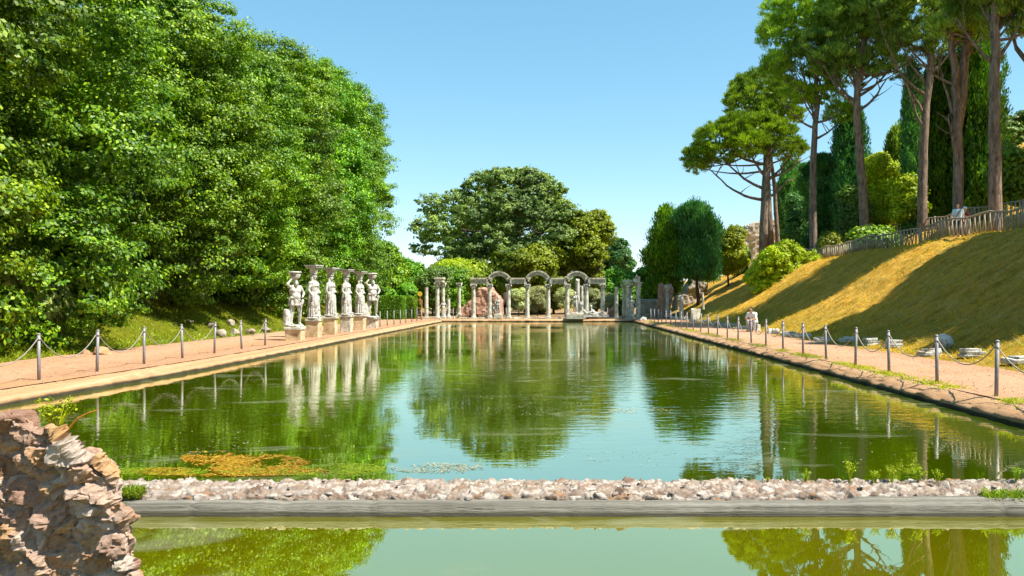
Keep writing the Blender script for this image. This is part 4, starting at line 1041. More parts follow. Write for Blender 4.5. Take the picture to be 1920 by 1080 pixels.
ruin('stone_ruin', [(1262, 600), (1268, 555), (1282, 552), (1290, 528), (1310, 525), (1322, 535), (1318, 560), (1300, 600)], 82, 3, TUFA, 'pale rubble ruin half hidden in shade behind the dark conifer', 74)
ruin('terrace_ruin', [(1375, 520), (1382, 440), (1398, 424), (1440, 416), (1480, 418), (1500, 440), (1510, 520)], 110, 8, TUFA, 'pale rounded vault ruin on the terrace behind the leftmost pine trunk', 75, voxel=.3, amp=.3)
ruin('stone_wall', [(1138, 600), (1139, 583), (1148, 577), (1150, 570), (1153, 584), (1153, 600)], 72, .8, BRICK, 'small reddish wall stump just right of the colonnade', 76, voxel=.08, amp=.06)

# far low kerb and steps beyond the water
def slab(name, px, py, Y, d, label, cat, mat=TRAV, seed=0, rz=0, z=None, group=None):
    x = PX(px, Y); rnd = random.Random(seed); g = G()
    g.box((0, 0, d[2] / 2), d, 0, jit=min(d) * .12, rnd=rnd)
    o = g.build(name, mat, loc=(x, Y, (PZ(py, Y) if z is None else z)), rz=rz, bevel=.02); return tag(o, label, cat, group)

# ------------------------------------------------------------------ figures
def cap(g, a, b, r0, r1, n=12, sx=1, sy=1):
    """tapered capsule"""
    a = Vector(a); b = Vector(b); d = b - a; L = d.length; q = d.to_track_quat('Z', 'Y').to_matrix()
    prof = []
    for i in range(5): t = -math.pi / 2 + i * math.pi / 8; prof.append((max(.001, r0 * math.cos(t)), r0 * math.sin(t)))
    for i in range(5): t = i * math.pi / 8; prof.append((max(.001, r1 * math.cos(t)), L + r1 * math.sin(t)))
    t = G(); t.lathe(prof, n)
    g.add([q @ Vector((v[0] * sx, v[1] * sy, v[2])) + a for v in t.v], t.f)
def ell(g, c, r, n=14, M=None):
    t = G(); prof = [(max(.001, math.cos(-math.pi / 2 + i * math.pi / 8)), math.sin(-math.pi / 2 + i * math.pi / 8)) for i in range(9)]
    t.lathe(prof, n); vs = [Vector((v[0] * r[0], v[1] * r[1], v[2] * r[2])) for v in t.v]
    if M is not None: vs = [M @ v for v in vs]
    g.add([v + Vector(c) for v in vs], t.f)
def hand(g, wrist, d, side, s=1.0, curl=.3):
    """palm, five fingers of different lengths, thumb leaving the side of the palm"""
    w = Vector(wrist); d = Vector(d).normalized(); sd = Vector(side); sd = (sd - d * sd.dot(d)).normalized(); nn = d.cross(sd)
    palm = w + d * .085 * s
    cap(g, w, palm, .024 * s, .033 * s, 10)
    for i, L in enumerate((.068, .078, .072, .056)):
        a = palm + sd * (.027 - .018 * i) * s; m = a + d * L * .5 * s + nn * .006; e = m + (d * (1 - curl) + nn * curl).normalized() * L * .5 * s
        cap(g, a, m, .0095 * s, .009 * s, 8); cap(g, m, e, .009 * s, .0075 * s, 8)
    a = w + d * .03 * s + sd * .022 * s; m = a + (d + sd).normalized() * .04 * s
    cap(g, a, m, .0115 * s, .010 * s, 8); cap(g, m, m + (d + sd * .3).normalized() * .032 * s, .010 * s, .0085 * s, 8)
def head(g, c, fwd, s=1.0, up=(0, 0, 1)):
    f = Vector(fwd).normalized(); u = Vector(up); u = (u - f * u.dot(f)).normalized(); sdv = f.cross(u); c = Vector(c)
    M = Matrix((sdv, f, u)).transposed()
    ell(g, c + u * .01 * s, (.073 * s, .092 * s, .105 * s), 16, M); ell(g, c + f * .025 * s - u * .06 * s, (.052 * s, .058 * s, .062 * s), 12, M)
    cap(g, c + f * .085 * s + u * .012 * s, c + f * .108 * s - u * .02 * s, .009 * s, .015 * s, 8)          # nose
    ell(g, c + f * .075 * s - u * .055 * s, (.026 * s, .018 * s, .010 * s), 8, M)                            # mouth
    ell(g, c + f * .072 * s + u * .030 * s, (.052 * s, .020 * s, .010 * s), 8, M)                            # brow
    for k in (-1, 1):
        ell(g, c + sdv * .075 * s * k - f * .005 * s, (.010 * s, .020 * s, .030 * s), 8, M)                 # ears
        ell(g, c + sdv * .030 * s * k + f * .080 * s + u * .012 * s, (.012 * s, .008 * s, .008 * s), 8, M)   # eyes
def figure(J, bulk=1.0, hands=True, headdir=None, feet=True):
    """body as a union of tapered volumes, later fused into one surface; J: joints in metres"""
    g = G(); b = bulk; P = {k: Vector(v) for k, v in J.items()}
    sh = (P['shL'] + P['shR']) / 2; hp = (P['hipL'] + P['hipR']) / 2; ax = (P['shL'] - P['shR']).normalized(); sp = (sh - hp); fw = J.get('fwd', (0, -1, 0)); f = Vector(fw).normalized()
    chest = hp.lerp(sh, .72); waist = hp.lerp(sh, .36)
    for k in (-1, 1):
        cap(g, hp + ax * .075 * k * b, waist + ax * .065 * k * b, .105 * b, .085 * b); cap(g, waist + ax * .065 * k * b, chest + ax * .085 * k * b, .085 * b, .105 * b)
        cap(g, chest + ax * .07 * k * b + f * .03, sh + ax * .10 * k * b, .10 * b, .062 * b)
    cap(g, sh + ax * .13, sh - ax * .13, .06 * b, .06 * b)
    cap(g, sh - f * .01, P['head'] - Vector((0, 0, .06)), .062 * b, .054)
    head(g, P['head'], headdir or fw)
    for s, k in (('L', 1), ('R', -1)):
        cap(g, P['sh' + s], P['el' + s], .052 * b, .040 * b); cap(g, P['el' + s], P['wr' + s], .041 * b, .027 * b)
        if hands: hand(g, P['wr' + s], P['wr' + s] - P['el' + s], f, 1.0)
        cap(g, P['hip' + s], P['kn' + s], .088 * b, .058 * b); cap(g, P['kn' + s], P['kn' + s].lerp(P['an' + s], .35), .056 * b, .058 * b); cap(g, P['kn' + s].lerp(P['an' + s], .35), P['an' + s], .058 * b, .036 * b)
        fd = Vector(J.get('foot' + s, fw)).normalized(); a = P['an' + s]
        cap(g, a - fd * .04 - Vector((0, 0, .045)), a + fd * .15 - Vector((0, 0, .055)), .038, .028, sx=1.15); cap(g, a, a + fd * .09 - Vector((0, 0, .04)), .036, .034)
    return g
SKIN = flat_mat('skin', (.52, .30, .20), .55, 0, .08)
def fig_obj(name, g, voxel, mat, parent=None, loc=None, rz=0, sm_=2, disp=None):
    me = remesh(g, voxel, name, sm_, disp); return link(name, me, mat, parent, loc, rz)

def drape(g, z0, z1, r0, r1, c=(0, 0), nf=11, fold=.07, sy=.82, ph=0, n=66, steps=8, bulge=0):
    prof = []
    for i in range(steps + 1):
        t = i / steps; prof.append((r0 + (r1 - r0) * t + bulge * math.sin(math.pi * t), z0 + (z1 - z0) * t))
    g.lathe(prof, n, (c[0], c[1], 0), 1, sy, fold, nf, ph)
def caryatid_mesh(seed, lift=.0):
    """faces -Y in local space; 1.93 m to the top of the head, capital up to 2.36"""
    g = G(); rnd = random.Random(seed)
    drape(g, .02, .95, .27, .215, nf=13, fold=.075, ph=seed); drape(g, .55, 1.12, .255, .20, nf=9, fold=.06, ph=seed + 1, bulge=.02)
    drape(g, 1.0, 1.30, .20, .19, nf=11, fold=.05, sy=.78)
    cap(g, (-.09, -.01, 1.22), (-.10, -.02, 1.42), .12, .125); cap(g, (.09, -.01, 1.22), (.10, -.02, 1.42), .12, .125)
    ell(g, (-.085, -.115, 1.40), (.065, .06, .065)); ell(g, (.085, -.115, 1.40), (.065, .06, .065))
    cap(g, (-.18, 0, 1.53), (.18, 0, 1.53), .075, .075); cap(g, (0, 0, 1.5), (0, -.01, 1.72), .07, .065)
    head(g, (0, -.02, 1.80), (0, -1, 0), 1.12); ell(g, (0, .03, 1.84), (.125, .13, .12)); cap(g, (-.09, .02, 1.76), (-.13, 0, 1.56), .05, .035); cap(g, (.09, .02, 1.76), (.13, 0, 1.56), .05, .035)
    # right arm hangs and gathers the skirt, left arm bent before the belly
    cap(g, (-.25, 0, 1.50), (-.31, .02, 1.20), .062, .052); cap(g, (-.31, .02, 1.20), (-.27, -.12, .98), .05, .034); hand(g, (-.27, -.12, .98), (.1, -.1, -1), (1, -.3, 0), 1.1)
    cap(g, (.25, 0, 1.50), (.31, .02, 1.20), .062, .052); cap(g, (.31, .02, 1.20), (.13, -.20, 1.08 + lift), .05, .034); hand(g, (.13, -.20, 1.08 + lift), (-1, -.25, .1), (0, 0, 1), 1.1)
    for k in range(7):   # long folds
        a = -2.5 + k * .35 + rnd.uniform(-.1, .1); cap(g, (.22 * math.cos(a), .17 * math.sin(a), 1.0), (.27 * math.cos(a), .22 * math.sin(a), .06), .018, .026)
    cap(g, (-.1, -.2, .05), (-.1, -.3, .04), .045, .035); cap(g, (.1, -.2, .05), (.1, -.29, .04), .045, .035)
    ell(g, (-.10, -.12, .62), (.10, .12, .30))
    return remesh(g, .014, 'figure', 1)
def capital_g(z0):
    g = G(); g.lathe([(.12, z0), (.135, z0 + .03), (.125, z0 + .05), (.15, z0 + .10), (.145, z0 + .12), (.18, z0 + .20), (.175, z0 + .22), (.23, z0 + .31)], 24)
    g.box((0, 0, z0 + .35), (.48, .48, .075)); g.box((0, 0, z0 + .40), (.54, .54, .045)); return g
def silenus_mesh(seed, mirror=1):
    m = mirror
    J = dict(hipL=(.11, 0, 1.0), hipR=(-.11, 0, 1.0), knL=(.14, -.10, .54), knR=(-.13, .0, .54), anL=(.17, -.02, .09), anR=(-.14, .03, .09), shL=(.22, 0, 1.56), shR=(-.22, 0, 1.56),
             elL=(.36, -.02, 1.30), elR=(-.33, -.04, 1.66), wrL=(.20, -.20, 1.18), wrR=(-.15, -.04, 1.90), head=(0, -.03, 1.78), fwd=(0, -1, 0))
    g = figure(J, 1.22)
    ell(g, (0, -.09, 1.16), (.17, .14, .17)); drape(g, .80, 1.10, .245, .215, nf=9, fold=.09, sy=.85); cap(g, (-.22, -.1, 1.12), (.2, -.18, .98), .045, .055); cap(g, (.2, -.18, 1.0), (.12, -.19, .62), .06, .02)
    ell(g, (0, -.11, 1.68), (.07, .06, .10))
    g.lathe([(.10, 1.86), (.17, 1.93), (.20, 2.05), (.19, 2.10)], 16, fold=.04, nf=8)       # basket on the head
    # stump
    g.lathe([(.15, 0), (.13, .12), (.12, .45), (.11, .62), (.09, .66)], 14, (-.29, .08, 0), fold=.06, nf=5)
    return remesh(g, .016, 'figure', 1)
def statue_on_plinth(px, ybase, yfoot, ytop, kind, ph_w, label, seed, rz, plabel, pm=PLINTH):
    Y = 10.2 * F / (CX - px); x = -10.2; zb = PZ0 - .02; zf = PZ(yfoot, Y)
    t = empty('plinth', (x, Y, zb), 0, plabel, 'plinth', 'stone plinths along the left edge of the pool')
    h = zf - zb; rnd = random.Random(seed); g = G()
    g.box((0, 0, h / 2 - .05), (ph_w, ph_w, h - .10), 0, jit=.02, rnd=rnd); g.build('block', pm, t, bevel=.02)
    g = G(); g.box((0, 0, h - .05), (ph_w + .09, ph_w + .09, .10), 0, jit=.015, rnd=rnd); g.build('cap_slab', COLM, t, bevel=.02)
    s = empty('statue', (x, Y, zf), rz, label, 'statue', 'marble statues along the left edge of the pool')
    hh = PZ(ytop, Y) - zf
    g = G(); g.lathe([(.31, 0), (.32, .05), (.29, .09)], 20, fold=.03, nf=5); base = g.build('base', MARBLE, s, smooth=False)
    if kind == 'cary':
        me = CARY[seed % 2]; f = link('figure', me, MARBLE, s, (0, 0, .07)); k = capital_g(1.90).build('capital', MARBLE, s, (0, 0, .07))
        sc = hh / (2.395)
    else:
        f = link('figure', SIL[seed % 2], MARBLE, s, (0, 0, .07)); g = G(); g.lathe([(.16, 2.06), (.21, 2.10), (.24, 2.15), (.22, 2.19)], 16, fold=.03, nf=6); g.build('capital', MARBLE, s, (0, 0, .07)); sc = hh / 2.26
    s.scale = (sc * 1.12, sc * 1.12, sc)
CARY = [caryatid_mesh(1), caryatid_mesh(2, .04)]; SIL = [silenus_mesh(1), silenus_mesh(2)]
q = math.radians
statue_on_plinth(553, 640, 613, 509, 'sil', .62, 'white marble bearded bare legged figure with a stump, nearest of the six statues', 2, q(50), 'weathered plinth under the nearest statue, largest of the row')
statue_on_plinth(588.5, 632, 598, 497, 'cary', .52, 'white marble draped woman carrying a capital, tallest and nearest of the four caryatids', 4, q(72), 'tawny plinth under the nearest caryatid')
statue_on_plinth(620, 627, 593, 502, 'cary', .52, 'white marble draped woman carrying a capital, second caryatid from the near end', 5, q(72), 'brown plinth under the second caryatid')
statue_on_plinth(649.5, 622, 591, 505, 'cary', .52, 'white marble draped woman carrying a capital, third caryatid from the near end', 6, q(72), 'whitish plinth under the third caryatid', pm=TRAV)
statue_on_plinth(675, 620, 590, 509, 'cary', .52, 'white marble draped woman carrying a capital, farthest of the four caryatids', 7, q(70), 'ochre plinth under the farthest caryatid')
statue_on_plinth(698, 617, 596, 512, 'sil', .56, 'white marble bare legged figure with a stump, farthest of the six statues', 3, q(40), 'pale plinth under the farthest statue', pm=TRAV)

GS = 'marble statues at the far end of the pool'
def far_statue(px, yfoot, ytop, Y, g, label, rz=0, plinth=None, voxel=.02, H0=1.85):
    x, zf = PX(px, Y), PZ(yfoot, Y); s = empty('statue', (x, Y, zf), rz, label, 'statue', GS)
    fig_obj('figure', g, voxel, MARBLE, s, (0, 0, .06), sm_=1)
    gb = G(); gb.lathe([(.36, -.0), (.37, .06), (.33, .09)], 16, fold=.03, nf=5); gb.build('base', MARBLE, s)
    k = (PZ(ytop, Y) - zf) / H0; s.scale = (k, k, k)
    if plinth:
        h = zf - PZ0; gg = G(); gg.box((0, 0, h / 2), (plinth[0], plinth[0], h)); o = gg.build('plinth', TRAV, loc=(x, Y, PZ0 - .01), bevel=.03); tag(o, plinth[1], 'plinth', 'plinths at the far end')
J = dict(hipL=(.10, 0, .94), hipR=(-.10, 0, .94), knL=(.14, -.08, .50), knR=(-.10, .01, .50), anL=(.17, 0, .08), anR=(-.10, .02, .08), shL=(.21, 0, 1.46), shR=(-.21, 0, 1.46),
         elL=(.34, .0, 1.18), elR=(-.36, .03, 1.18), wrL=(.42, -.06, .95), wrR=(-.50, -.08, .96), head=(0, -.02, 1.70), fwd=(0, -1, 0))
g = figure(J, 1.1); ell(g, (.0, .04, 1.74), (.12, .13, .12)); ell(g, (.52, -.05, .74), (.27, .07, .27)); ell(g, (.52, -.11, .74), (.08, .05, .08)); drape(g, .1, .7, .11, .08, c=(.34, .08), nf=5)
far_statue(1078, 588, 548, 67.9, g, 'white marble nude warrior with a round shield, standing under the right hand arch', rz=-.1, plinth=(1.5, 'low wide plinth under the warrior with the shield'), H0=1.86)
J2 = dict(J); J2.update(elR=(-.34, -.02, 1.20), wrR=(-.24, -.2, 1.02), wrL=(.40, -.02, .96))
g = figure(J2, 1.1); ell(g, (0, .05, 1.74), (.12, .12, .11)); drape(g, .25, 1.4, .12, .10, c=(-.30, .10), nf=6); g.lathe([(.11, 0), (.09, .5), (.08, .6)], 10, (.26, .1, 0))
far_statue(934, 589, 557, 67.9, g, 'white marble standing man with a cloak, under the left hand arch', rz=.1, plinth=(.7, 'square pale plinth under the cloaked man'), H0=1.86)
g = figure(J2, 1.0); drape(g, .05, 1.0, .27, .19, nf=10, fold=.08); drape(g, .9, 1.45, .2, .2, nf=7); ell(g, (0, .04, 1.76), (.11, .12, .12)); cap(g, (-.2, -.1, 1.1), (.25, -.12, .9), .05, .06)
far_statue(1184, 597, 556, 66.6, g, 'white marble draped figure with a helmet, by the right hand group of columns', rz=-.3, plinth=(.6, 'small plinth under the draped helmeted figure'), H0=1.88)
g = figure(J, 1.0); drape(g, .05, 1.1, .26, .19, nf=10, fold=.08); ell(g, (0, .04, 1.76), (.11, .12, .12))
far_statue(831.5, 595, 563, 67.0, g, 'small weathered draped statue against the tall pair of columns on the left', rz=.4, H0=1.86)
def reclining(px, py, Y, s, label, rz):
    J = dict(hipL=(0, -.12, .20), hipR=(0, .12, .20), knL=(.42, -.16, .42), knR=(.45, .12, .18), anL=(.80, -.16, .10), anR=(.88, .10, .10), shL=(-.42, -.22, .56), shR=(-.42, .22, .56),
             elL=(-.55, -.32, .28), elR=(-.30, .38, .36), wrL=(-.40, -.40, .08), wrR=(-.05, .30, .32), head=(-.48, -.02, .80), fwd=(.35, -1, 0), footL=(1, 0, .3), footR=(1, 0, .3))
    g = figure(J, 1.15); cap(g, (-.1, 0, .12), (.5, .0, .10), .16, .11); g.lathe([(.16, 0), (.15, .2), (.1, .3)], 12, (-.62, -.25, 0)); ell(g, (-.48, .02, .84), (.11, .12, .11))
    st = empty('statue', (PX(px, Y), Y, PZ(py, Y)), rz, label, 'statue', GS); fig_obj('figure', g, .022, MARBLE, st, (0, 0, .06), sm_=1)
    gb = G(); gb.box((.1, 0, .04), (1.7, .75, .12)); gb.build('base', MARBLE, st, bevel=.02); st.scale = (s, s, s)
reclining(1101, 594, 67.9, 1.0, 'reclining marble river god just right of the warrior with the shield', .1)
reclining(1119, 595, 68.3, 1.05, 'second reclining marble figure, before the right end of the colonnade', .0)
g = G(); J3 = dict(hipL=(.10, 0, .42), hipR=(-.10, 0, .42), knL=(.2, -.38, .46), knR=(-.15, -.36, .48), anL=(.22, -.30, .08), anR=(-.15, -.28, .08), shL=(.2, -.14, .86), shR=(-.2, -.14, .86), elL=(.3, -.3, .6), elR=(-.3, -.28, .6), wrL=(.2, -.45, .5), wrR=(-.1, -.48, .5), head=(0, -.2, 1.06), fwd=(0, -1, 0))
far_statue(924, 589, 573, 68.3, figure(J3, 1.05), 'small crouching white marble figure beside the cloaked man', rz=.5, H0=1.15)

# ------------------------------------------------------------------ people
def person(label, loc, rz, g_body, clothes, group=None):
    t = empty('person', loc, rz, label, 'person', group)
    fig_obj('body', g_body, .011, SKIN, t, sm_=1)
    for nm, g, m in clothes: fig_obj(nm, g, .014, m, t, sm_=2)
    return t
C_BLUE = flat_mat('pale_blue_cotton', (.42, .56, .66), .85, 0, .08); C_NAVY = flat_mat('navy_cloth', (.03, .035, .06), .9, 0, .2)
C_WHITE = flat_mat('white_cotton', (.80, .79, .76), .9, 0, .05); C_GREY = flat_mat('grey_cloth', (.34, .34, .36), .9, 0, .1); C_RED = flat_mat('dark_red_cloth', (.10, .02, .02), .9, 0, .2)
C_HAIR = flat_mat('dark_hair', (.03, .02, .015), .8, 0, .2); C_CAP = flat_mat('pale_cap', (.55, .68, .68), .8, 0, .05)
WJ = dict(hipL=(.09, 0, .92), hipR=(-.09, 0, .92), knL=(.10, -.16, .50), knR=(-.09, .04, .50), anL=(.10, -.20, .09), anR=(-.09, .24, .13), shL=(.19, -.02, 1.43), shR=(-.19, -.02, 1.43),
          elL=(.26, .08, 1.15), elR=(-.26, -.10, 1.15), wrL=(.26, -.02, .92), wrR=(-.24, -.24, .96), head=(0, -.04, 1.66), fwd=(0, -1, 0))
def walk_clothes(J, top, bot, hat=None, hair=True):
    P = {k: Vector(v) for k, v in J.items()}; g1 = G(); g2 = G(); g3 = G()
    hp = (P['hipL'] + P['hipR']) / 2; sh = (P['shL'] + P['shR']) / 2
    for k in (-1, 1): cap(g1, hp + Vector((.07 * k, 0, .0)), sh + Vector((.09 * k, 0, -.06)), .125, .125)
    cap(g1, P['shL'] - Vector((.02, 0, .01)), P['shR'] + Vector((.02, 0, -.01)), .078, .078)
    for s in 'LR': cap(g1, P['sh' + s], P['sh' + s].lerp(P['el' + s], .75), .070, .062)
    for s in 'LR': cap(g2, P['hip' + s], P['kn' + s], .108, .08); cap(g2, P['kn' + s], P['kn' + s].lerp(P['an' + s], .88), .08, .062)
    cap(g2, P['hipL'], P['hipR'], .112, .112)
    out = [('shirt', g1, top), ('trousers', g2, bot)]
    f = Vector(J['fwd']).normalized(); h = P['head']
    if hat: ell(g3, h + Vector((0, 0, .055)) - f * .005, (.105, .115, .085)); cap(g3, h + f * .08 + Vector((0, 0, .05)), h + f * .15 + Vector((0, 0, .035)), .035, .03); out.append(('cap', g3, hat))
    elif hair: ell(g3, h + Vector((0, 0, .045)) - f * .03, (.090, .098, .095)); out.append(('hair', g3, C_HAIR))
    return out
YP = 41.6
for px, lb, J_, cl, dz in ((1796, 'person in a pale blue shirt and dark trousers walking behind the terrace fence', WJ, walk_clothes(WJ, C_BLUE, C_NAVY), 0),
                       (1809, 'person in a pale cap and dark red top walking behind the blue shirted one', WJ, walk_clothes(WJ, C_RED, C_GREY, C_CAP), 0)):
    x = PX(px, YP) ; p = person(lb, (x, YP, H(x, YP)), q(-25 if px < 1800 else -10), figure(J_, .95), cl, 'walkers on the terrace')
    YP += .6
    if px == 1796:
        gs = G(); gs.tube([(.15, -.14, 1.46), (.02, -.16, 1.25), (-.14, -.14, 1.02)], .018, 6); gs.tube([(.15, .13, 1.46), (.15, -.14, 1.47)], .018, 6); gs.build('strap', C_NAVY, p)
SJ = dict(hipL=(.10, 0, .50), hipR=(-.10, 0, .50), knL=(.20, -.44, .52), knR=(-.17, -.42, .53), anL=(.20, -.40, .09), anR=(-.16, -.36, .09), shL=(.20, -.24, .92), shR=(-.20, -.24, .92),
          elL=(.28, -.40, .66), elR=(-.27, -.40, .67), wrL=(.10, -.56, .62), wrR=(-.06, -.57, .62), head=(0, -.36, 1.12), fwd=(0, -1, 0))
Ys = 40.5; xs_ = PX(1414, Ys)
def seated():
    P = {k: Vector(v) for k, v in SJ.items()}; g1 = G(); g2 = G(); g3 = G()
    hp = (P['hipL'] + P['hipR']) / 2; sh = (P['shL'] + P['shR']) / 2
    for k in (-1, 1): cap(g1, hp + Vector((.07 * k, 0, .02)), sh + Vector((.09 * k, .02, -.03)), .13, .13)
    cap(g1, P['shL'], P['shR'], .08, .08)
    for s in 'LR': cap(g1, P['sh' + s], P['sh' + s].lerp(P['el' + s], .8), .072, .064)
    for s in 'LR': cap(g2, P['hip' + s], P['kn' + s], .112, .086); cap(g2, P['kn' + s], P['kn' + s].lerp(P['an' + s], .85), .084, .066)
    cap(g2, P['hipL'], P['hipR'], .118, .118)
    ell(g3, P['head'] + Vector((0, .02, .05)), (.092, .10, .095))
    person('person in a white shirt bent forward, sitting on a stone fragment beside the right path', (xs_, Ys, PZ0), q(-40), figure(SJ, .98, headdir=(0, -1, -.5)), [('shirt', g1, C_WHITE), ('trousers', g2, C_GREY), ('hair', g3, C_HAIR)])
seated()

# ------------------------------------------------------------------ posts and chains
def post_proto():
    g = G(); g.tube([(0, 0, -.15), (0, 0, .91)], .032, 12); me = g.mesh('pole', True)
    c = G(); c.lathe([(.035, .905), (.037, .925), (.02, .94), (.002, .943)], 12); cm = c.mesh('top_cap', True)
    e = G(); e.lathe([(.042, .80), (.044, .82), (.042, .84)], 12)
    for k in (-1, 1): e.tube([(0, k * .03, .82), (0, k * .055, .82)], .012, 6)
    em = e.mesh('collar', True); return me, cm, em
PM, PCM, PEM = post_proto()
def post(x, y, label, group, z=None, rz=0, lean=0):
    t = empty('barrier_post', (x, y, PZ0 + .02 if z is None else z), rz, label, 'post', group); t.rotation_euler = (0, lean, rz)
    link('pole', PM, METAL, t); link('top_cap', PCM, METAL, t); link('collar', PEM, METAL, t); return t
def chain(a, b, label, group, sag=.42):
    a = Vector(a); b = Vector(b); g = G(); pts = []
    for i in range(17):
        t = i / 16; p = a.lerp(b, t); p.z -= sag * (1 - (2 * t - 1) ** 2); pts.append(p)
    # links as short alternating flattened pieces
    L = [pts[0]]; n = int((b - a).length * 1.25 / .055)
    g.tube(pts, .0095, 6)
    m = (a + b) / 2
    for i in range(n):
        t = i / n; p = a.lerp(b, t); p.z -= sag * (1 - (2 * t - 1) ** 2); ell(g, p, (.015, .015, .011), 6)
    g.v = [(v[0] - m.x, v[1] - m.y, v[2] - m.z) for v in g.v]
    o = g.build('chain', CHAIN, loc=m); tag(o, label, 'chain', group)
ordw = ['first', 'second', 'third', 'fourth', 'fifth', 'sixth', 'seventh', 'eighth', 'ninth', 'tenth', 'eleventh', 'twelfth', 'thirteenth', 'fourteenth', 'fifteenth', 'sixteenth', 'seventeenth', 'eighteenth', 'nineteenth', 'twentieth', 'twenty first', 'twenty second', 'twenty third', 'twenty fourth', 'twenty fifth']
rp = random.Random(77)
# right bank
RPX = [1868, 1757, 1667, 1604, 1549, 1505.7, 1468, 1436, 1408.7, 1384, 1363.8, 1345, 1328.5, 1313.7, 1299.8, 1287.5, 1277, 1266.7, 1258, 1249, 1241, 1234, 1227, 1220.6]
RP = [(7.4, 7.4 * F / (p - CX)) for p in RPX]
for i, (x, y) in enumerate(RP):
    post(x, y, 'grey metal post on the right bank, %s counted from the near right corner' % ordw[i], 'posts of the right chain barrier', lean=rp.uniform(-.035, .035))
RP0 = [(7.4, 11.25)] + RP
for i in range(len(RP0) - 1):
    if i > 17: break
    (x0, y0), (x1, y1) = RP0[i], RP0[i + 1]
    lb = 'dull chain running out of the right edge of the picture from the nearest right post' if i == 0 else 'sagging chain between the %s and %s posts of the right bank from the near end' % (ordw[i - 1], ordw[i])
    chain((x0, y0 + .055, 1.06), (x1, y1 - .055, 1.06), lb, 'chains of the right barrier', .42 + rp.uniform(-.06, .03))
LPX = [(73, -10.27), (182, -10.2), (270, -10.2), (342, -10.15), (402, -10.15), (453, -10.1), (497, -10.1)]
LP = [(x, x * F / (p - CX)) for p, x in LPX]
for i, (x, y) in enumerate(LP):
    post(x, y, 'grey metal post on the left bank, %s from the left edge and before the statues' % ordw[i], 'posts of the left chain barrier', lean=rp.uniform(-.035, .035))
LP0 = [(-10.3, 13.9)] + LP
for i in range(len(LP0) - 1):
    (x0, y0), (x1, y1) = LP0[i], LP0[i + 1]
    lb = 'pale chain entering from the left edge of the picture to the nearest left post' if i == 0 else 'dull sagging chain on the left bank, hung between its %s and %s posts' % (ordw[i - 1], ordw[i])
    chain((x0, y0 + .055, 1.06), (x1, y1 - .055, 1.06), lb, 'chains of the left barrier', .42 + rp.uniform(-.05, .03))
L2 = [712.5, 726, 738.7, 750.5, 761, 772, 781.7, 790]
for i, p in enumerate(L2):
    y = 10.1 * F / (CX - p); post(-10.1, y, 'thin grey post before the hedge, %s beyond the farthest statue' % ordw[i], 'posts beyond the statues')
for i, (p, lb) in enumerate([(850, 'left of the lone capital'), (877.5, 'between the lone capital and the colonnade'), (910, 'before the left end of the colonnade'), (949, 'just right of the cloaked man'), (1068, 'just left of the warrior with the shield'), (1104, 'in front of the reclining river god'), (1139, 'at the right end of the colonnade'), (1167, 'left of the right column group')]):
    post(PX(p, 67.75), 67.75, 'thin dark post at the far end, ' + lb, 'posts along the far end', rz=math.pi / 2)

# yellow sign
def sign():
    Y = 69.0; x = PX(787.5, Y); t = empty('sign', (x, Y, PZ0), 0, 'small yellow octagonal sign on an orange post behind the left path', 'sign')
    YEL = flat_mat('yellow_panel', (.72, .46, .04), .6, 0, .05); ORG = flat_mat('orange_post', (.55, .26, .08), .7, 0, .1)
    h = PZ(551, Y) - PZ0; g = G(); g.tube([(0, 0, 0), (0, 0, h)], .035, 8); g.build('pole', ORG, t)
    g = G(); r = 4.8 * Y / F; vs = [(r * math.cos(math.pi / 8 + k * math.pi / 4), y, h + r * math.sin(math.pi / 8 + k * math.pi / 4)) for y in (-.06, -.04) for k in range(8)]
    g.add(vs, [tuple(range(8)), tuple(range(8, 16))[::-1]] + [(k, (k + 1) % 8 + 0, (k + 1) % 8 + 8, k + 8) for k in range(8)]); g.build('panel', YEL, t)
    t = empty('timber_frame', (PX(780, 70.5), 70.5, PZ0), 0, 'low orange wooden frame beside the short hedge, left of the yellow sign', 'frame')
    for k, xx in enumerate((0, .5)):
        g = G(); g.tube([(xx, 0, 0), (xx, 0, 1.65)], .05, 6); g.build('upright', ORG, t)
    for z in (1.6, .9, .35):
        g = G(); g.box((.25, 0, z), (.5, .05, .08)); g.build('crossbar', ORG, t)
sign()

